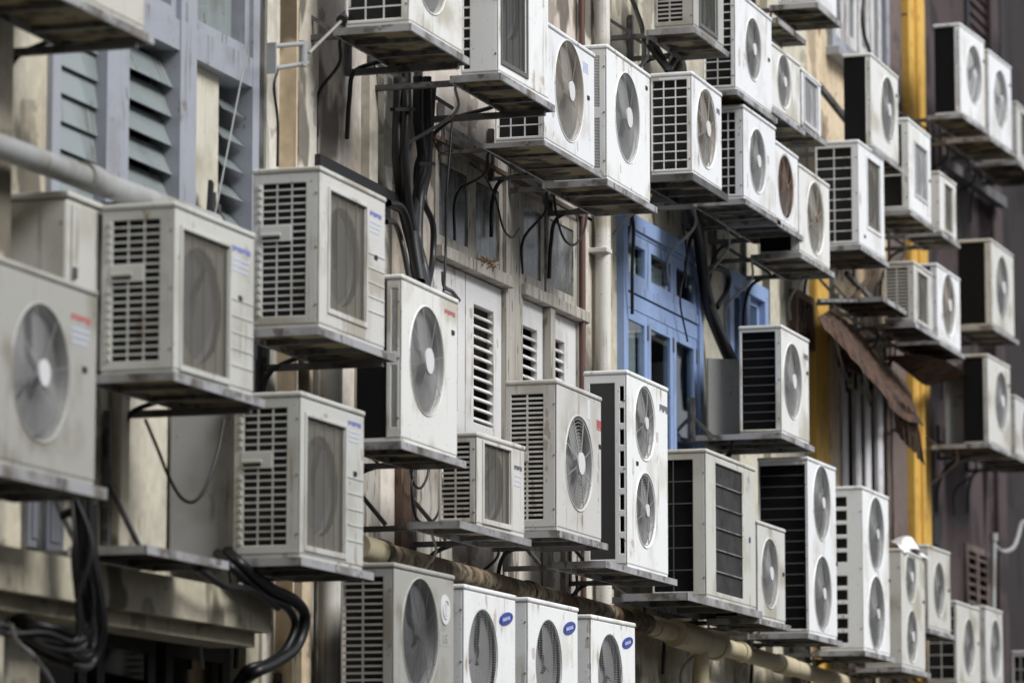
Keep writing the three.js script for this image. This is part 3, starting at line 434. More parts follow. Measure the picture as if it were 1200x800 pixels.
// cream side wall of the row: three slotted cream units
unit({ at: [14.945, 3.277, 0.5], yaw: 0, w: 1.026, h: 0.835, d: 0.36, fans: [[0.459, 0.412, 0.28]], badge: [0.753, 0.961, 0.677, 0.702], latch: [0.899, 0.48], paint: M.grey, side: S.black(), mark: 'red', mark2: 1, label: 'large dull grey condenser with red badge and wide dished fan, before the cream wall', short: 'grey condenser with red badge', tr: { th: 0.05 } });
unit({ at: [15.377, 5.32, 0.505], yaw: 0, w: 1.043, h: 0.8, d: 0.351, paint: M.warm, side: S.slotted(), label: 'pale condenser above the slate louvred window, only its lower front showing', short: 'condenser over the slate window', tr: { under: 1 } });
unit({ at: [16.761, 3.862, 0.503], yaw: 0, w: 0.954, h: 0.771, d: 0.354, rect: [0.079, 0.643, 0.042, 0.66], badge: [0.676, 0.908, 0.65, 0.674], latch: [0.777, 0.437], paint: M.cream, side: S.slotted(), ribs: 5, mark: 'blue', mark2: 1, label: 'cream condenser with taupe square grille and slotted side, beside the fat grey pipe', short: 'cream condenser beside the fat pipe', tr: { right: 0.12, under: 1 } });
unit({ at: [18.556, 4.303, 0.504], yaw: 0, w: 0.95, h: 0.797, d: 0.353, rect: [0.129, 0.663, 0.107, 0.7], badge: [0.715, 0.891, 0.67, 0.692], latch: [0.806, 0.465], paint: M.aged, side: S.slotted(), ribs: 5, mark: 'blue', mark2: 1, label: 'cream condenser with taupe square grille, next to the black hose bundle', short: 'cream condenser by the hose bundle', tr: { right: 0.12, under: 1 } });
unit({ at: [18.291, 3.163, 0.507], yaw: 0, w: 0.86, h: 0.801, d: 0.347, rect: [0.066, 0.594, 0.059, 0.689], badge: [0.63, 0.813, 0.709, 0.73], latch: [0.731, 0.473], paint: M.cream, side: S.slotted(), ribs: 5, mark: 'blue', mark2: 1, label: 'cream condenser with taupe square grille, before a curved grey sheet', short: 'cream condenser before the curved sheet', tr: { right: 0.12 } });
unit({ at: [19.729, 3.869, 0.554], yaw: 0, w: 0.921, h: 0.868, d: 0.252, fans: [[0.402, 0.465, 0.282]], badge: [0.692, 0.874, 0.762, 0.785], latch: [0.833, 0.675], side: S.strip(0, .66, .75, .9), cap: .24, mark: 'red', label: 'bright white condenser with one large silver fan disc, below the black hoses', short: 'bright white unit below the hoses' });
unit({ at: [19.819, 6.081, 0.499], yaw: 0, w: 0.831, h: 0.78, d: 0.362, fans: [[0.336, 0.376, 0.246]], side: S.cage(3, 10), label: 'white condenser with wide black cage side above the black hoses', short: 'caged unit above the hoses', tr: { under: 1 } });
unit({ at: [20.972, 6.03, 0.689], yaw: 0, w: 0.869, h: 0.85, d: 0.223, rect: [0.044, 0.474, 0.085, 0.845], side: [{ a: 0, b: .25, c: .02, d: .97, rows: 13, bar: .011 }], front: 'dark', label: 'white condenser with tall dark square grille, over the old windows', short: 'unit with the dark square grille', tr: { under: 1 } });
unit({ at: [22.219, 5.869, 0.53], yaw: 0, w: 1.034, h: 0.718, d: 0.301, fans: [[0.499, 0.386, 0.295]], badge: [0.793, 0.898, 0.561, 0.623], latch: [0.896, 0.419], side: S.cage(3, 9), wire: M.tanwire, mark: 'pale', label: 'white condenser with tan stained fan guard above the old windows', short: 'unit with tan stained fan' , tr: { th: .03 }});
unit({ at: [23.451, 5.857, 0.51], yaw: 0, w: 0.971, h: 0.839, d: 0.34, fans: [[0.444, 0.461, 0.274]], latch: [0.884, 0.733], cap: .23, side: S.strip(0, .55, .66, .86), label: 'clean white condenser with bright fan disc and white cap, above the white drainpipe', short: 'clean white unit above the drainpipe' });
unit({ at: [25.289, 6.224, 0.538], yaw: 0, w: 0.772, h: 0.681, d: 0.284, fans: [[0.367, 0.361, 0.26]], badge: [0.63, 0.718, 0.519, 0.554], side: S.cage(3, 10), guard: 'spoke', wire: M.tanwire, mark: 'ink', label: 'white condenser with black cage side and eight spoke fan guard, above the blue window', short: 'spoke fan unit above the blue window', tr: { th: .05, mat: M.bracket } });
unit({ at: [25.356, 7.214, 0.543], yaw: 0, w: 0.737, h: 0.56, d: 0.275, rect: [0.138, 0.55, 0.055, 0.473], side: S.fine(16, .06, .72), front: 'dark', paint: M.grey, label: 'small grey condenser with square grille, tray just above a caged unit', short: 'small grey square grille unit' });
unit({ at: [26.543, 6.998, 0.562], yaw: 0, w: 0.988, h: 0.708, d: 0.235, fans: [[0.471, 0.374, 0.214]], latch: [0.898, 0.386], side: S.cage(2, 11, 0, .86), blade: M.darkblade, label: 'white condenser with dark fan, directly above the narrow caged unit', short: 'unit with dark fan' });
unit({ at: [27.451, 7.059, 0.53], yaw: 0, w: 0.813, h: 0.479, d: 0.3, fans: [[0.339, 0.249, 0.189]], side: S.black(.6), label: 'low white condenser sharing a shelf with the pale mesh unit', short: 'low white fan unit' });
unit({ at: [28.206, 7.093, 0.53], yaw: 0, w: 0.604, h: 0.423, d: 0.3, rect: [0.068, 0.489, 0.041, 0.411], side: S.black(.6), front: 'pale', label: 'low white condenser with pale mesh front before the peach wall', short: 'pale mesh unit' });
unit({ at: [26.681, 6.276, 0.53], yaw: 0, w: 0.851, h: 0.66, d: 0.3, fans: [[0.357, 0.323, 0.219]], side: S.cage(4, 9, .1, .8), label: 'white condenser with two column cage side above the second blue window', short: 'two column cage unit' });
unit({ at: [27.449, 6.266, 0.53], yaw: 0, w: 0.648, h: 0.575, d: 0.3, fans: [[0.292, 0.287, 0.231]], side: S.black(), guard: 'spoke', wire: M.rustwire, blade: M.darkblade, cap: .08, capMat: M.rustwire, bezel: false, label: 'white condenser with rusty brown spoked fan, tight between two whiter units', short: 'rusty brown fan unit' });
unit({ at: [28.268, 6.136, 0.53], yaw: 0, w: 0.933, h: 0.656, d: 0.3, fans: [[0.49, 0.327, 0.263]], side: S.black(), guard: 'spoke', wire: M.tanwire, cap: .1, capMat: M.rustwire, label: 'white condenser with tan spoked fan hanging before the yellow pillar', short: 'tan spoked unit at the pillar' });
unit({ at: [30.144, 6.485, 0.509], yaw: 0, w: 0.859, h: 0.824, d: 0.343, rect: [0.269, 0.716, 0.19, 0.732], latch: [0.177, 0.094], side: S.cage(2, 9, 0, .84), front: 'taupe', label: 'white condenser with open cage side and narrow taupe grille, above crossed brackets', short: 'cage unit above crossed brackets' });
unit({ at: [30.657, 7.336, 0.567], yaw: 0, w: 0.981, h: 0.746, d: 0.225, fans: [[0.592, 0.395, 0.258]], latch: [0.911, 0.572], side: S.strip(0, .79, .83, .94), label: 'white condenser with solid black side and swirled fan, under the white posted window', short: 'black sided unit under posted window' });
unit({ at: [31.927, 7.044, 0.54], yaw: 0, w: 0.858, h: 0.766, d: 0.28, rect: [0.23, 0.694, 0.174, 0.603], latch: [0.807, 0.375], side: [{ a: 0, b: .8, c: .02, d: .38 }, { a: 0, b: .8, c: .46, d: .97 }], front: 'pale', label: 'white condenser with pale recessed panel beside the yellow pillar next to the maroon wall', short: 'pale panel unit beside yellow pillar' });
unit({ at: [33.035, 7.06, 0.555], yaw: 0, w: 0.633, h: 0.516, d: 0.25, rect: [0.168, 0.485, 0.044, 0.443], side: [], front: 'taupe', label: 'small white condenser with narrow grille in a wide white surround, at the maroon wall edge', short: 'small grille unit at maroon edge' });
unit({ at: [34.054, 8.237, 0.587], yaw: -0.061, w: 0.806, h: 0.805, d: 0.236, fans: [[0.448, 0.426, 0.254]], latch: [0.777, 0.609], side: S.strip(0, .78, .82, .94), blade: M.cap, cap: .13, label: 'white condenser with solid black side and swirled fan, high on the maroon wall', short: 'black sided unit on maroon wall' });
unit({ at: [35.309, 8.254, 0.538], yaw: -0.052, w: 0.853, h: 0.8, d: 0.33, fans: [[0.429, 0.421, 0.259]], latch: [0.789, 0.615], side: S.strip(0, .6, .7, .9), blade: M.cap, cap: .13, label: 'white condenser hung a step lower on the maroon wall, fan hub showing', short: 'lower of two units on maroon wall' });
unit({ at: [36.704, 8.265, 0.515], yaw: 0, w: 1.03, h: 0.562, d: 0.33, rect: [0.168, 0.769, 0.087, 0.497], side: S.black(.7), paint: M.aged, label: 'condenser on a dark shelf after the two white units on the maroon wall', short: 'condenser on the dark shelf' });
unit({ at: [35.347, 6.548, 0.534], yaw: -0.017, w: 0.987, h: 0.782, d: 0.309, fans: [[0.459, 0.402, 0.277]], paint: M.aged, side: S.black(.8), blade: M.darkblade, label: 'off white condenser with black side and small white hub, middle of maroon wall', short: 'middle unit on maroon wall' });
unit({ at: [35.063, 5.471, 0.581], yaw: -0.035, w: 0.897, h: 0.794, d: 0.23, fans: [[0.52, 0.429, 0.259]], latch: [0.833, 0.604], side: S.strip(0, .8, .85, .96), paint: M.aged, label: 'off white condenser with grey sheet behind, lower on the maroon wall', short: 'lower maroon wall unit', tr: { back: .28 } });
unit({ at: [36.384, 5.493, 0.53], yaw: 0, w: 1.045, h: 0.554, d: 0.3, fans: [[0.515, 0.274, 0.197]], side: S.black(.6), paint: M.aged, label: 'condenser following the grey sheet unit on the maroon wall', short: 'condenser after the sheet unit' });
unit({ at: [31.996, 6.14, 0.556], yaw: 0, w: 0.726, h: 0.511, d: 0.247, rect: [0.125, 0.52, 0.041, 0.445], side: S.fine(15, .05, .8), front: 'taupe', paint: M.warm, label: 'squat white condenser with fine slat side above the rusty awning', short: 'squat unit above the awning' });
unit({ at: [33.007, 6.12, 0.53], yaw: 0, w: 0.909, h: 0.647, d: 0.3, fans: [[0.434, 0.347, 0.259]], side: S.black(.8), guard: 'spoke', wire: M.tanwire, label: 'white condenser with tan spoked fan before the yellow pillar next to the maroon wall', short: 'spoked unit before yellow pillar' });
unit({ at: [27.641, 4.764, 0.525], yaw: 0, w: 0.802, h: 0.775, d: 0.31, fans: [[0.31, 0.406, 0.264]], badge: [0.646, 0.774, 0.613, 0.651], latch: [0.743, 0.52], side: S.wired(11, .05, .86), mark: 'ink', label: 'lone white condenser with black wired side, just before the first yellow pillar', short: 'lone black wired unit' , tr: { left: .08, back: .3 }});
unit({ at: [20.926, 3.541, 0.568], yaw: 0, w: 0.811, h: 0.516, d: 0.225, rect: [0.101, 0.564, 0.046, 0.466], badge: [0.626, 0.764, 0.368, 0.392], side: S.fine(15, .06, .82), paint: M.warm, mark: 'ink', mark2: 1, label: 'small white condenser with dark square mesh front, below the louvred shutters', short: 'small mesh fronted unit', tr: { left: .35, leg: .5 } });
unit({ at: [22.395, 3.638, 0.522], yaw: 0, w: 0.882, h: 0.876, d: 0.315, fans: [[0.428, 0.428, 0.275]], badge: [0.784, 0.872, 0.668, 0.729], latch: [0.852, 0.573], side: [{ a: .1, b: .74, c: .05, d: .94, cols: 2, rows: 26, bar: .012, handle: [.46, .53], span: .55 }], paint: M.warm, guard: 'spoke', wire: M.wire, cap: .24, mark: 'red', notice: [.62, .77], label: 'warm white condenser with spoked fan and fine slat side, beside the twin fan unit', short: 'warm white spoked unit', tr: { left: 0, back: .1 } });
unit({ at: [23.837, 3.534, 0.542], yaw: 0, w: 0.931, h: 1.209, d: 0.277, fans: [[0.396, 0.921, 0.228], [0.406, 0.38, 0.227]], badge: [0.734, 0.931, 1.039, 1.083], latch: [0.213, 0.653], side: [{ a: .12, b: .72, c: .02, d: .96, mesh: 1, mat: M.darkwire }, ...S.holes(.81, .94, .05, .97, 8, .25)], guard: 'spoke', cap: .17, mark: 'ink', label: 'tall white twin fan condenser with black mesh side and eight slots, below the blue window', short: 'tall twin fan slotted unit', tr: { left: .5, right: .14, mat: M.tray, leg: .5 } });
unit({ at: [25.841, 3.471, 0.495], yaw: 0, w: 1.298, h: 0.977, d: 0.37, rect: [0.235, 0.962, 0.048, 0.911], badge: [1.059, 1.196, 0.448, 0.489], side: [{ a: .0, b: .76, c: .02, d: .96, rows: 6, cols: 2, bar: .006, mat: M.darkwire }], front: 'coil', paint: M.cream, mark: 'dot', label: 'boxy cream condenser with bare dark coil faces and cream corner posts', short: 'boxy bare coil condenser', tr: { left: .5, th: .05 } });
unit({ at: [26.911, 3.423, 0.53], yaw: 0, w: 0.758, h: 0.671, d: 0.3, fans: [[0.326, 0.327, 0.236]], latch: [0.697, 0.349], side: S.black(.5), paint: M.aged, label: 'small white condenser tucked between the boxy coil unit and the tall black sided one', short: 'small tucked in condenser' });
unit({ at: [28.414, 3.404, 0.494], yaw: 0, w: 0.864, h: 1.277, d: 0.372, fans: [[0.415, 0.973, 0.268], [0.412, 0.313, 0.267]], latch: [0.861, 0.561], side: S.wired(15, 0, .97), blade: M.darkblade, cap: .16, label: 'tall twin fan condenser with full black wired side', short: 'tall black sided twin fan', tr: { left: .1 } });
unit({ at: [30.15, 3.378, 0.51], yaw: 0, w: 0.906, h: 1.251, d: 0.34, fans: [[0.451, 0.918, 0.279], [0.433, 0.305, 0.282]], latch: [0.907, 0.595], side: [...S.holes(.25, .64, .03, .48, 5, .22), ...S.holes(.25, .64, .54, .98, 5, .22)], blade: M.darkblade, cap: .14, label: 'tall white twin fan condenser with ten square side slots, under the timber boards', short: 'twin fan with square slots' });
unit({ at: [31.448, 3.322, 0.53], yaw: 0, w: 0.916, h: 0.935, d: 0.3, fans: [[0.37, 0.733, 0.204], [0.388, 0.258, 0.204]], latch: [0.853, 0.568], side: [], paint: M.aged, blade: M.darkblade, guard: 'spoke', label: 'narrow aged twin fan condenser with a white rag on its lid', short: 'narrow twin fan with rag' });
unit({ at: [32.461, 3.687, 0.53], yaw: 0, w: 0.872, h: 0.687, d: 0.3, fans: [[0.419, 0.341, 0.218]], latch: [0.792, 0.36], side: [], paint: M.aged, guard: 'fine', blade: M.darkblade, cap: 0, label: 'white condenser at the foot of the yellow pillar, above a black cage side', short: 'unit below the yellow pillar' });
unit({ at: [33.607, 3.297, 0.553], yaw: 0, w: 1.001, h: 0.692, d: 0.254, fans: [[0.516, 0.328, 0.232]], latch: [0.917, 0.38], side: S.cage(2, 6, 0, .92), paint: M.aged, guard: 'fine', blade: M.darkblade, cap: 0, label: 'aged condenser with black cage side under the maroon wall vent', short: 'cage sided unit under the vent' });
unit({ at: [34.728, 3.355, 0.53], yaw: 0, w: 0.798, h: 0.672, d: 0.3, fans: [[0.439, 0.319, 0.247]], side: S.black(.5), paint: M.aged, guard: 'fine', cap: 0, label: 'aged condenser at the foot of the white conduit post', short: 'unit at the conduit post' });
unit({ at: [37.187, 3.076, 0.565], yaw: 0, w: 1.036, h: 0.689, d: 0.23, side: S.cage(3, 5, .05, .95), paint: M.aged, label: 'condenser cage side past the white conduit post', short: 'last unit past the conduit' });
unit({ at: [19.656, 2.413, 0.535], yaw: 0, w: 0.972, h: 0.83, d: 0.29, fans: [[0.411, 0.482, 0.287]], badge: [0.74, 0.898, 0.439, 0.716], side: S.fine(20, .02, .8), paint: M.grey, blade: M.darkblade, guard: 'fine', wire: M.darkwire, cap: 0, mark: 'disc', label: 'grey condenser with dark fan and round white emblem, under the rusty pipe', short: 'grey unit with round emblem' });
unit({ at: [20.737, 2.388, 0.51], yaw: 0, w: 0.88, h: 0.823, d: 0.34, fans: [[0.318, 0.457, 0.249]], badge: [0.585, 0.826, 0.645, 0.715], side: S.black(.6), guard: 'grid', wire: M.wire, blade: M.blade, cap: 0, bezel: false, mark: 'oval', label: 'white condenser with blue oval badge, directly beside the grey round emblem unit', short: 'oval badge unit beside grey one', group: 'oval badge condensers' });
unit({ at: [21.884, 2.374, 0.51], yaw: 0, w: 0.953, h: 0.844, d: 0.34, fans: [[0.385, 0.486, 0.252]], badge: [0.658, 0.9, 0.677, 0.751], side: S.black(.6), guard: 'grid', wire: M.wire, blade: M.blade, cap: 0, bezel: false, mark: 'oval', label: 'white condenser with blue oval badge, between two others with the same badge', short: 'middle oval badge unit', group: 'oval badge condensers' });
unit({ at: [23.085, 2.369, 0.51], yaw: 0, w: 0.908, h: 0.831, d: 0.34, fans: [[0.382, 0.484, 0.25]], badge: [0.625, 0.854, 0.668, 0.735], side: S.black(.6), guard: 'grid', wire: M.wire, blade: M.blade, cap: 0, bezel: false, mark: 'oval', label: 'white condenser with blue oval badge below the pipe elbow, last of three', short: 'last oval badge unit', group: 'oval badge condensers' });
unit({ at: [28.715, 8.101, 0.533], yaw: 0, w: 0.655, h: 0.6, d: 0.293, fans: [[0.308, 0.314, 0.192]], side: S.cage(3, 8), label: 'white condenser at the top above the peach wall, mostly its stained tray showing', short: 'unit above the peach wall' });

// ---------------------------------------------------------------- empty trays, sheets, cabinet
function emptyTray(label, x0, x1, y, z0, z1, leg) {
  const o = { at: [(x0 + x1) / 2, y, (z0 + z1) / 2], w: x1 - x0, d: z1 - z0, h: 0, yaw: 0, trayLabel: label, tr: { left: 0, right: 0, front: 0, back: 0, leg } }; tray(o);
}
emptyTray('empty steel tray before the curved grey sheet on the cream wall', 16.199, 17.152, 3.092, 0.22, 0.6, 0.75);
emptyTray('small empty tray with crossed brackets above the rusty awning', 30.785, 31.623, 6.241, 0.2, 0.62, 0.5);
emptyTray('short bare steel shelf frame before the peach wall', 27.937, 28.792, 7.91, 0.3, 0.5, 0.2);
function curvedSheet(label, x, y0, y1, z0, z1, bow, sx = 0) {
  const pos = [], idx = [], n = 14, t = 0.003; for (const k of [0, t]) for (let i = 0; i <= n; i++) { const u = i / n, z = z0 + (z1 - z0) * u, xx = x + sx * u + bow * Math.sin(u * Math.PI * 0.5) + k; pos.push(xx, y0, z, xx, y1, z); }
  const N = (n + 1) * 2; for (const s of [0, N]) for (let i = 0; i < n; i++) { const p = s + i * 2; s ? idx.push(p, p + 2, p + 1, p + 1, p + 2, p + 3) : idx.push(p, p + 1, p + 2, p + 1, p + 3, p + 2); }
  const g = new THREE.BufferGeometry(); g.setAttribute('position', new THREE.Float32BufferAttribute(pos, 3)); g.setIndex(idx); g.computeVertexNormals(); const gg = g.toNonIndexed(); gg.setAttribute('uv', new THREE.Float32BufferAttribute(new Float32Array(gg.attributes.position.count * 2), 2));
  single('metal_sheet', label, 'metal sheet', [gg, bx(x - 0.01, x + 0.012, y0, y1, z0 - 0.012, z0)], M.sheet);
}
curvedSheet('curved grey metal sheet standing behind the cream condenser over the ledge', 17.827, 3.174, 3.922, 0.03, 0.33, 0.1);
curvedSheet('curved grey metal sheet behind the lone black wired condenser', 27.268, 4.77, 5.325, 0.14, 0.36, 0.12);
curvedSheet('curved grey metal sheet behind the lower maroon wall condenser', 34.659, 5.474, 6.201, 0.3, 0.44, 0.08);
{ // plain cream cabinet on the wall
  const t = thing('wall_cabinet', 'plain cream metal cabinet on the wall under the fat grey pipe', 'cabinet', [16.264, 3.881, 0.151]);
  const H = 4.646 - 3.881; mesh('body', rbx(-0.3, 0.3, 0, H - 0.03, -0.15, 0.15, 0.02), M.cream, t); mesh('lid', rbx(-0.31, 0.31, H - 0.029, H, -0.148, 0.16, 0.01), M.cream, t); mesh('door_seam', bx(-0.26, -0.255, 0.04, H - 0.06, 0.1505, 0.153), M.bracket, t); mesh('lock', rbx(-0.24, -0.21, H * 0.5, H * 0.5 + 0.05, 0.151, 0.165, 0.004), M.darkwire, t);
}

// ---------------------------------------------------------------- pipes
{ const t = thing('grey_pipe', 'fat grey pipe sloping across the cream wall below the louvred window', 'pipe', [16.062, 4.751, 0.3]); const o = t.position;
  mesh('pipe', rod([14.782, 4.711, 0.3], [17.653, 4.76, 0.3], 0.055, 28), M.greypipe, t, o); mesh('coupling', rod([16.118, 4.745, 0.3], [16.266, 4.743, 0.3], 0.062, 28), M.greypipe, t, o);
  mesh('wall_clamp', bx(16.352, 16.407, 4.619, 4.657, 0.01, 0.36), M.black, t, o); mesh('wall_clamp', bx(16.858, 16.916, 4.645, 4.692, 0.01, 0.36), M.black, t, o); }
{ const t = thing('drain_pipe', 'long rust stained drain pipe running behind the lower row of condensers', 'pipe', [22.585, 3.355, 0.2]); const o = t.position;
  mesh('pipe', rod([20.302, 3.388, 0.2], [25.13, 3.327, 0.2], 0.062, 24), M.rustpipe, t, o); mesh('pipe_end', rod([19.957, 3.397, 0.2], [20.302, 3.388, 0.2], 0.068, 24), M.beigepipe, t, o);
  for (const [a, b] of [[[20.275, 3.39, 0.2], [20.356, 3.388, 0.2]], [[22.865, 3.354, 0.2], [22.948, 3.354, 0.2]], [[25.131, 3.333, 0.2], [25.409, 3.322, 0.2]]]) mesh('collar', rod(a, b, 0.075, 24), M.rustpipe, t, o); }
{ const t = thing('pipe_fitting', 'beige plastic drain pipe with bulging junction below the boxy coil condenser', 'pipe', [27.437, 3.243, 0.2]); const o = t.position;
  mesh('pipe', rod([25.43, 3.323, 0.2], [31.657, 3.194, 0.2], 0.062, 24), M.beigepipe, t, o);
  mesh('junction', rod([26.04, 3.303, 0.22], [27.044, 3.28, 0.22], 0.095, 28), M.beigepipe, t, o); mesh('end_cap', rod([27.044, 3.28, 0.22], [27.134, 3.276, 0.22], 0.105, 28), M.beigepipe, t, o);
  for (const [a, b] of [[[25.612, 3.318, 0.2], [25.901, 3.312, 0.2]], [[27.813, 3.276, 0.2], [27.908, 3.272, 0.2]], [[28.944, 3.25, 0.2], [29.357, 3.239, 0.2]]]) mesh('collar', rod(a, b, 0.072, 24), M.beigepipe, t, o);
  mesh('branch', rod([26.731, 3.28, 0.22], [26.72, 2.822, 0.22], 0.055, 20), M.beigepipe, t, o); }
{ const t = thing('downpipe', 'white round downpipe with flaking paint beside the blue window', 'pipe', [24.744, 0.2, 0.12]); const o = t.position, x = 24.744;
  mesh('pipe', rod([x, 0.2, 0.12], [x, 11.5, 0.12], 0.05, 24), M.whitepipe, t, o); for (const y of [5.708, 8.2, 3]) mesh('clip', rbx(x - 0.1, x + 0.02, y - 0.015, y + 0.015, 0.02, 0.176, 0.005), M.whitepipe, t, o);
  mesh('side_conduit', rod([x + 0.33, 0.2, 0.06], [x + 0.33, 11, 0.06], 0.025, 12), M.beigepipe, t, o); mesh('red_conduit', rod([x - 0.2, 0.2, 0.04], [x - 0.2, 11, 0.04], 0.018, 10), std([0.12, 0.06, 0.05], 0.7), t, o); }
single('downpipe', 'short white downpipe behind the cream condensers on the white house', 'pipe', rod([19.796, 1.5, 0.1], [19.796, 4.455, 0.1], 0.06, 20), M.whitepipe);
single('timber_batten', 'rust orange timber batten beside the short white downpipe', 'batten', bx(19.077, 19.21, 1.5, 4.326, 0.19, 0.22), M.peach);
{ const t = thing('conduit_post', 'pale conduit post with a curved swan neck pipe on the maroon wall', 'pipe', [36.627, 4.019, 0.3]); const o = t.position;
  mesh('post', rod([36.581, 4.019, 0.3], [36.687, 4.818, 0.3], 0.028, 14), M.greypipe, t, o); mesh('post_cap', rod([36.684, 4.786, 0.3], [36.69, 4.858, 0.3], 0.04, 14), M.greypipe, t, o);
  mesh('swan_neck', tube([[36.681, 4.754, 0.3], [36.961, 4.721, 0.3], [37.291, 4.739, 0.3], [37.674, 4.818, 0.3], [37.897, 4.95, 0.3], [38.036, 5.06, 0.3], [38.299, 5.108, 0.3], [38.831, 5.145, 0.3]], 0.022, 50), M.greypipe, t, o); }
// ---------------------------------------------------------------- hoses and cables
function hoses(label, list, mat = M.rubber) { // a bundle: every hose a part
  const t = thing('hose_bundle', label, 'hoses', list[0][0][Math.floor(list[0][0].length / 2)]); for (const [pts, r] of list) mesh('hose', tube(pts, r * 0.85, Math.max(24, pts.length * 8), 10), mat, t, t.position); return t;
}
{ const L = [];
  L.push([[[20.794, 6.25, 0.12], [20.728, 5.944, 0.14], [20.661, 5.641, 0.16], [20.805, 5.377, 0.14], [20.838, 5.09, 0.2], [20.614, 4.837, 0.3]], 0.04]);
  L.push([[[20.852, 6.261, 0.14], [20.688, 5.885, 0.2], [20.662, 5.591, 0.2], [20.779, 5.273, 0.2], [20.84, 5.039, 0.25], [20.756, 4.857, 0.3]], 0.032]);
  L.push([[[21.112, 6.166, 0.12], [21.114, 5.919, 0.12], [21.132, 5.676, 0.14], [20.991, 5.455, 0.16], [20.808, 5.23, 0.2], [20.641, 4.912, 0.3]], 0.036]);
  L.push([[[21.201, 6.182, 0.14], [21.218, 5.888, 0.14], [21.134, 5.65, 0.16], [20.977, 5.452, 0.18], [20.895, 5.146, 0.2], [20.727, 4.877, 0.3]], 0.034]);
  L.push([[[21.32, 6.155, 0.14], [21.263, 5.846, 0.14], [21.178, 5.633, 0.16], [21.05, 5.434, 0.18], [21.14, 5.321, 0.2], [21.141, 5.135, 0.2], [20.756, 4.881, 0.3]], 0.022]);
  L.push([[[20.401, 5.318, 0.2], [20.609, 5.328, 0.2], [20.722, 5.255, 0.2], [20.795, 5.083, 0.2], [20.557, 4.853, 0.3]], 0.024]);
  L.push([[[20.223, 5.183, 0.25], [20.457, 5.212, 0.22], [20.611, 5.151, 0.2], [20.473, 4.888, 0.3]], 0.018]);
  const t = hoses('thick bundle of black insulated hoses hanging on the white house wall', L);
  for (const [p, q] of [[[20.408, 5.841, 0.22], [20.745, 5.904, 0.22]], [[20.819, 5.607, 0.22], [21.079, 5.652, 0.22]]]) mesh('strap', bar(p, q, 0.03, 0.02), M.black, t, t.position); }
{ const L = [], r = [0.032, 0.03, 0.026, 0.024, 0.018, 0.015], dx = [0, 8, 15, -6, 4, 20];
  L.push([[[15.724, 3.251, 0.5], [15.74, 3.05, 0.5], [15.827, 2.873, 0.5], [15.98, 2.737, 0.45], [16.004, 2.658, 0.4], [15.738, 2.65, 0.4], [15.711, 2.68, 0.3], [15.903, 2.776, 0.12], [15.981, 2.895, 0.02]], 0.024]);
  L.push([[[15.751, 3.253, 0.52], [15.767, 3.052, 0.52], [15.845, 2.874, 0.52], [16.021, 2.721, 0.46], [16.06, 2.613, 0.4], [15.792, 2.595, 0.4], [15.747, 2.634, 0.3], [15.923, 2.722, 0.12], [15.991, 2.859, 0.02]], 0.022]);
  L.push([[[15.716, 3.251, 0.48], [15.74, 3.051, 0.48], [15.791, 2.871, 0.48], [15.903, 2.751, 0.44], [15.895, 2.696, 0.4], [15.727, 2.701, 0.38], [15.675, 2.721, 0.3], [15.885, 2.812, 0.12], [15.971, 2.932, 0.02]], 0.02]);
  L.push([[[15.841, 3.243, 0.5], [15.858, 3.023, 0.5], [15.936, 2.844, 0.5], [16.095, 2.689, 0.44], [16.08, 2.573, 0.4], [15.865, 2.547, 0.4], [15.872, 2.579, 0.3], [16.038, 2.673, 0.1], [16.028, 2.805, 0.02]], 0.022]);
  L.push([[[15.718, 3.18, 0.4], [15.731, 3.198, 0.45], [15.781, 3.158, 0.46], [15.795, 3.02, 0.44], [15.881, 2.842, 0.42]], 0.024]);
  for (let k = 0; k < 6; k++) { const a = [15.689, 3.248], r = () => (rnd() - 0.5) * 0.09, x = a[0] + 0.03 * k; L.push([[[x, a[1] + 0.1, 0.44], [x + r(), a[1] - 0.2, 0.5 + r()], [x + r(), a[1] - 0.42, 0.52 + r()], [x + 0.06 + r(), a[1] - 0.56 - rnd() * 0.1, 0.48], [x - 0.12 + r(), a[1] - 0.62 + r(), 0.42], [x - 0.35 + r(), a[1] - 0.58 + r(), 0.3], [x - 0.6, a[1] - 0.5 + r(), 0.1], [x - 0.75, a[1] - 0.42, 0.02]], 0.009 + 0.006 * rnd()]); }
  hoses('black hose bundle looping down over the concrete ledge', L); }
{ const L = [];
  L.push([[[18.067, 3.245, 0.2], [17.773, 3.135, 0.4], [18.147, 3.038, 0.42], [18.405, 2.997, 0.44], [18.547, 2.93, 0.44], [18.519, 2.803, 0.42], [18.284, 2.694, 0.4], [18.083, 2.63, 0.36], [18.339, 2.596, 0.2], [18.673, 2.551, 0.02]], 0.035]);
  L.push([[[17.959, 3.216, 0.2], [17.715, 3.114, 0.38], [18.131, 2.996, 0.4], [18.377, 2.954, 0.42], [18.471, 2.884, 0.42], [18.409, 2.772, 0.4], [18.211, 2.686, 0.38], [18.066, 2.654, 0.34], [18.282, 2.61, 0.2], [18.617, 2.561, 0.02]], 0.024]);
  L.push([[[17.125, 3.064, 0.45], [17.46, 3.005, 0.45], [17.902, 3.013, 0.42], [18.279, 2.956, 0.4]], 0.022]);
  hoses('two black hoses curling under the lower cream condenser', L); }
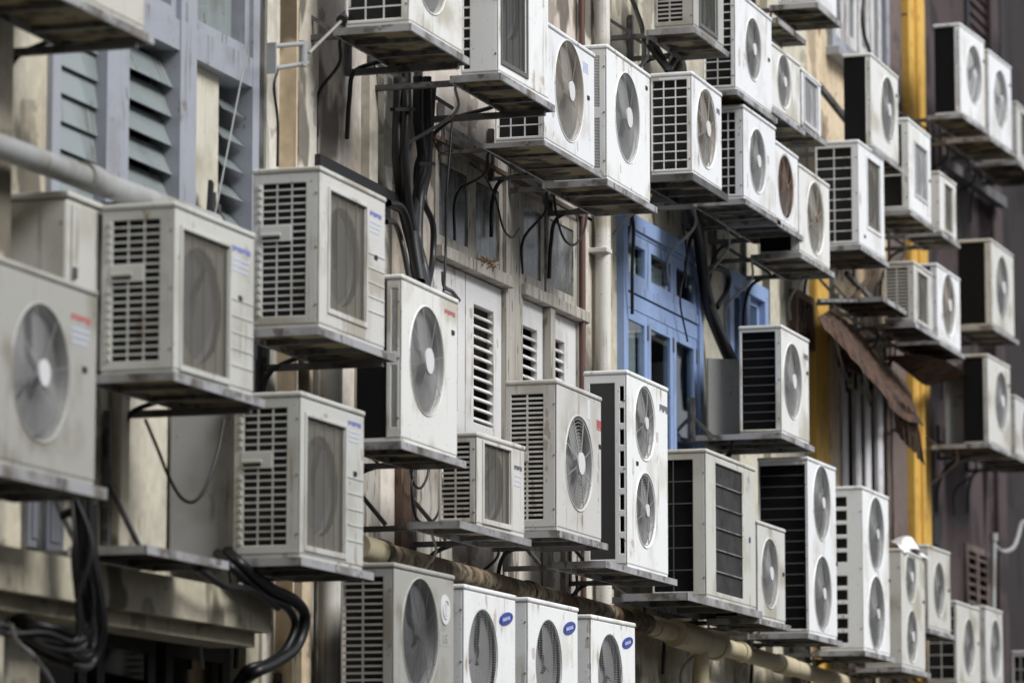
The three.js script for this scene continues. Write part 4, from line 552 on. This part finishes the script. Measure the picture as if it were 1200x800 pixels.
{ const L = [];
  L.push([[[26.52, 6.351, 0.2], [27, 6.201, 0.14], [27.254, 5.996, 0.1], [27.431, 5.713, 0.1], [27.627, 5.491, 0.14], [27.777, 5.284, 0.2], [28.015, 5.067, 0.25]], 0.05]);
  L.push([[[26.652, 6.324, 0.2], [27.088, 6.092, 0.14], [27.292, 5.847, 0.12], [27.564, 5.619, 0.12], [27.712, 5.407, 0.18], [28.035, 5.164, 0.22]], 0.04]);
  L.push([[[27.318, 5.974, 0.12], [27.621, 6.025, 0.12], [27.905, 6.003, 0.12], [27.854, 5.896, 0.12], [27.567, 5.731, 0.12]], 0.026]);
  hoses('black insulated pipe with side branch beside the blue window', L); }
{ const L = [];
  for (const k of [0, 1, 2]) L.push([[[25.249 + k * 0.12, 7.247, 0.25], [25.239 + k * 0.1, 7.032 - k * 0.02, 0.4], [25.551 + k * 0.15, 7.105, 0.36], [25.872 + k * 0.1, 7.252, 0.28]], 0.03]);
  hoses('black hoses coiled under the small grey square grille unit', L); }
let wireCount = 0; const WL = ['thin wire sagging in a loop under the cream condenser by the fat pipe', 'thin wire crossing the weathered window panes', 'twisted wire hanging before the weathered window', 'thin wire trailing over the blue window', 'looped wire hung beside the small mesh fronted unit', 'second wire loop beside the small mesh fronted unit', 'bent grey cable arching above the clean white unit', 'thin wire slung below the window lintel to the white pilaster', 'dark cable drooping before the posted window', 'thin dark wire down the cream strip by the insulator rack', 'thin wire over the upper blue panes', 'thin cable on the white shutter beside the bright white unit', 'pale twine hanging among hoses at the ledge corner'];
const wire = (pts, r = 0.008, mat = M.rubber) => single('wire', WL[wireCount++], 'wire', tube(pts, r, Math.max(30, pts.length * 8), 6), mat);
wire([[16.858, 3.726, 0.3], [17, 3.611, 0.3], [17.145, 3.487, 0.3], [17.3, 3.405, 0.3], [17.456, 3.407, 0.3], [17.611, 3.511, 0.3], [17.746, 3.689, 0.3], [17.807, 3.831, 0.3]], 0.009);
wire([[21.407, 5.875, 0.1], [21.542, 5.809, 0.1], [21.77, 5.859, 0.1], [22.238, 5.838, 0.1], [22.56, 5.716, 0.1], [22.725, 5.545, 0.1], [22.891, 5.518, 0.1], [23.025, 5.592, 0.1]], 0.007);
wire([[21.71, 6.029, 0.12], [21.666, 5.819, 0.12], [21.607, 5.558, 0.12], [21.594, 5.207, 0.12], [21.45, 4.986, 0.16]], 0.008);
wire([[25.498, 6.108, 0.08], [25.51, 6.028, 0.1], [25.484, 5.676, 0.1], [25.548, 5.409, 0.08]], 0.012);
wire([[21.046, 3.942, 0.1], [21.104, 3.851, 0.1], [21.22, 3.829, 0.1], [21.335, 3.898, 0.1], [21.378, 3.975, 0.1]]);
wire([[21.118, 3.949, 0.1], [21.076, 3.801, 0.1], [21.149, 3.663, 0.1], [21.337, 3.641, 0.1], [21.513, 3.7, 0.1], [21.602, 3.825, 0.1], [21.571, 3.97, 0.1]]);
wire([[25.011, 7.551, 0.2], [25.25, 7.428, 0.2], [25.412, 7.316, 0.2], [25.451, 7.177, 0.2], [25.429, 7.079, 0.2]], 0.018, M.greypipe);
wire([[23.657, 5.977, 0.12], [23.664, 5.787, 0.14], [23.806, 5.658, 0.14], [24.024, 5.642, 0.14], [24.246, 5.759, 0.14], [24.406, 5.936, 0.12]]);
wire([[32.148, 9.1, 0.2], [31.977, 8.809, 0.2], [32.001, 8.669, 0.2], [32.244, 8.522, 0.2]], 0.016);
wire([[19.045, 5.813, 0.08], [18.987, 5.711, 0.08], [19.039, 5.541, 0.08], [19.044, 5.295, 0.08]], 0.008);
wire([[26.813, 6.223, 0.08], [26.92, 6.008, 0.08], [26.736, 5.679, 0.08], [26.929, 5.403, 0.08]], 0.007);
wire([[21.723, 5.139, 0.06], [21.739, 5.061, 0.06], [21.891, 5.043, 0.06], [22.015, 5.01, 0.06]], 0.012, M.bracket);
wire([[15.326, 2.698, 0.36], [15.379, 2.63, 0.36], [15.568, 2.569, 0.36], [15.744, 2.469, 0.36], [15.8, 2.398, 0.36]], 0.011, M.greybracket);
// ---------------------------------------------------------------- small things
{ // insulator rack with stay on the cream pilaster
  const t = thing('insulator_rack', 'galvanised insulator rack with a stay rod on the pale pilaster', 'bracket', [18.908, 5.769, 0.2]), o = t.position;
  mesh('rail', rod([18.667, 5.846, 0.2], [19.125, 5.952, 0.2], 0.012), M.greypipe, t, o); mesh('rail', rod([18.669, 5.731, 0.2], [19.151, 5.853, 0.2], 0.012), M.greypipe, t, o);
  mesh('plate', bar([18.647, 5.7, 0.2], [18.643, 5.859, 0.2], 0.05, 0.012), M.greypipe, t, o); mesh('bobbin', rod([19.09, 5.823, 0.2], [19.088, 5.958, 0.2], 0.022, 14), M.greypipe, t, o);
  mesh('stay', rod([19.123, 5.9, 0.22], [19.412, 6.136, 0.3], 0.009), M.greypipe, t, o); mesh('stay_end', rod([19.387, 6.122, 0.3], [19.54, 6.2, 0.3], 0.03), M.black, t, o);
}
{ // rusty awning
  const e = [[28.559, 5.769, 0.62], [29.014, 5.792, 0.62], [29.438, 5.73, 0.63], [29.898, 5.604, 0.64], [30.478, 5.515, 0.64], [31.171, 5.489, 0.62], [32.11, 5.458, 0.58]], w = [[31.479, 6.26, 0.03], [31.926, 6.25, 0.03], [32.353, 6.222, 0.03], [32.853, 6.172, 0.03], [33.365, 6.09, 0.03], [33.826, 6.029, 0.03], [34.367, 5.974, 0.03]];
  const t = thing('awning', 'sagging rusty corrugated awning with torn end over the timber boards', 'awning', e[3]), o = t.position;
  const ribbon = (a, b, corr, th) => { const pos = [], idx = [], n = 60; const ca = new THREE.CatmullRomCurve3(a.map(p => new THREE.Vector3(...p))), cb = new THREE.CatmullRomCurve3(b.map(p => new THREE.Vector3(...p))); for (const k of [0, 1]) for (let i = 0; i <= n; i++) { const u = i / n, p = ca.getPoint(u), q = cb.getPoint(u), c = corr * Math.sin(u * n * 1.25) + 0.01 * Math.sin(u * 17 + 1) * Math.sin(u * 7.3) - k * th, cz = 0.012 * Math.sin(u * 23) * Math.sin(u * 9 + 2); pos.push(p.x, p.y + c, p.z + (corr < 0.005 ? cz : 0), q.x, q.y + c - (corr < 0.005 ? Math.abs(cz) : 0), q.z + cz); } const N = (n + 1) * 2; for (const s of [0, N]) for (let i = 0; i < n; i++) { const p = s + i * 2; idx.push(p, p + 2, p + 1, p + 1, p + 2, p + 3); } for (let i = 0; i < n; i++) for (const q of [0, 1]) { const p = i * 2 + q; idx.push(p, p + N, p + 2, p + 2, p + N, p + N + 2); } const g = new THREE.BufferGeometry(); g.setAttribute('position', new THREE.Float32BufferAttribute(pos, 3)); g.setIndex(idx); const f = g.toNonIndexed(); f.computeVertexNormals(); return f; };
  mesh('sheet', ribbon(w, e, 0.006, 0.006), M.rustsheet, t, o);
  mesh('lip', ribbon(e.map(p => [p[0], p[1] - 0.002, p[2] + 0.004]), e.map((p, i) => [p[0] + 0.02, p[1] - 0.085 - 0.03 * (i % 3), p[2] + 0.05 - 0.03 * (i % 2)]), 0.0015, 0.006), M.rustsheet, t, o);
  const A = [31.002, 5.469, 0.63], B = [32.05, 5.444, 0.6], C = [32.749, 5.11, 0.5], D = [31.602, 5.251, 0.52]; mesh('flap', ribbon([A, [(A[0] + B[0]) / 2, (A[1] + B[1]) / 2, 0.63], B], [D, [(C[0] + D[0]) / 2, (C[1] + D[1]) / 2 - 0.02, 0.53], C], 0.008, 0.006), M.rustsheet, t, o);
  for (const i of [1, 3, 5]) mesh('strut', rod(e[i], [w[i][0], w[i][1] - 0.5, 0.03], 0.012), M.bracket, t, o);
}
{ const p = [33.503, 6.057, 0.55], q = [34.461, 6.087, 0.5], g = new THREE.BufferGeometry(); const pos = [], idx = []; for (let i = 0; i <= 10; i++) for (let j = 0; j <= 4; j++) { const u = i / 10, v = j / 4; pos.push(p[0] + (q[0] - p[0]) * u * 2.6 - 1.0, p[1] - 0.06 + 0.1 * u - 0.14 * Math.sin(u * 3.1) * v, p[2] - 0.3 * v + 0.05 * Math.sin(u * 5)); } for (let i = 0; i < 10; i++) for (let j = 0; j < 4; j++) { const k = i * 5 + j; idx.push(k, k + 5, k + 1, k + 1, k + 5, k + 6); } g.setAttribute('position', new THREE.Float32BufferAttribute(pos, 3)); g.setIndex(idx); const f = g.toNonIndexed(); f.computeVertexNormals(); single('tin_scrap', 'curled scrap of rusty tin hanging under the spoked unit tray', 'tin scrap', f, M.rustsheet); }
{ // crossed brackets under the caged unit
  const t = thing('cross_bracket', 'crossed dark steel braces under the open cage unit', 'bracket', [31.392, 6.354, 0.3]), o = t.position; mesh('brace', bar([30.437, 6.385, 0.4], [31.602, 6.332, 0.35], 0.035), M.bracket, t, o); mesh('brace', bar([31.834, 6.608, 0.3], [30.602, 6.191, 0.4], 0.03), M.brownwood, t, o); mesh('brace', bar([28.7, 5.917, 0.6], [32.229, 6.424, 0.25], 0.025), M.greybracket, t, o);
}
{ // long dark ledge rail on maroon wall under the high units
  const t = thing('wall_rail', 'dark steel rail sloping under the two white units on the maroon wall', 'rail', [36.936, 8.124, 0.1]), o = t.position; mesh('rail', bar([35.458, 8.17, 0.12], [38.335, 8.244, 0.12], 0.08, 0.1), M.bracket, t, o); mesh('foot', bar([37.261, 8.383, 0.12], [37.244, 8.166, 0.12], 0.05), M.bracket, t, o);
}
single('grey_rail', 'slanting pale rail beside the pale mesh unit on the peach wall', 'rail', bar([30.419, 7.896, 0.2], [32.013, 7.712, 0.2], 0.04, 0.05), M.greybracket);
single('straw_nest', 'tangle of dry brown twigs on the weathered window sill', 'nest', (() => { const L = []; for (let i = 0; i < 60; i++) { const a = [22.519, 5.256, 0.06], r = () => (rnd() - 0.5); const c = [a[0] + r() * 0.25, a[1] + 0.02 + rnd() * 0.06, a[2] + r() * 0.08]; L.push(rod(c, [c[0] + r() * 0.14, c[1] + r() * 0.05, c[2] + r() * 0.1], 0.003, 4)); } return L; })(), M.straw);
{ const L = [31.482, 4.297, 0.66]; const pos = [], idx = [], nu = 24, nv = 10; for (let i = 0; i <= nu; i++) for (let j = 0; j <= nv; j++) { const u = i / nu, v = j / nv; pos.push(L[0] - 0.42 + 0.85 * u, L[1] + 0.0 + 0.05 * Math.sin(u * 9 + v * 4) * Math.sin(v * 3.1) + 0.06 * Math.sin(u * 3.1) - (v > 0.8 ? (v - 0.8) * 0.35 : 0), L[2] - 0.26 + 0.3 * v + 0.02 * Math.sin(u * 14)); } for (let i = 0; i < nu; i++) for (let j = 0; j < nv; j++) { const k = i * (nv + 1) + j; idx.push(k, k + 1, k + nv + 1, k + 1, k + nv + 2, k + nv + 1); } const g = new THREE.BufferGeometry(); g.setAttribute('position', new THREE.Float32BufferAttribute(pos, 3)); g.setIndex(idx); const f = g.toNonIndexed(); f.computeVertexNormals(); single('rag', 'crumpled white rag lying on the narrow twin fan condenser', 'rag', f, M.cloth); }
{ // folded black umbrella-like bundle leaning behind the cream condenser
  const t = thing('folded_mat', 'folded black ribbed mat leaning in the louvred window corner', 'mat', [18.335, 4.856, 0.12]), o = t.position; for (let i = 0; i < 7; i++) mesh('fold', bar([18.161 + i * 0.055, 4.855 - 0.08, 0.06 + i * 0.012], [18.221 + i * 0.035, 5.079 - i * 0.055, 0.05], 0.02, 0.05), M.black, t, o); mesh('stick', rod([18.013, 4.88, 0.16], [18.512, 5.707, 0.1], 0.004), M.greypipe, t, o);
}


renderer.render(scene, camera);
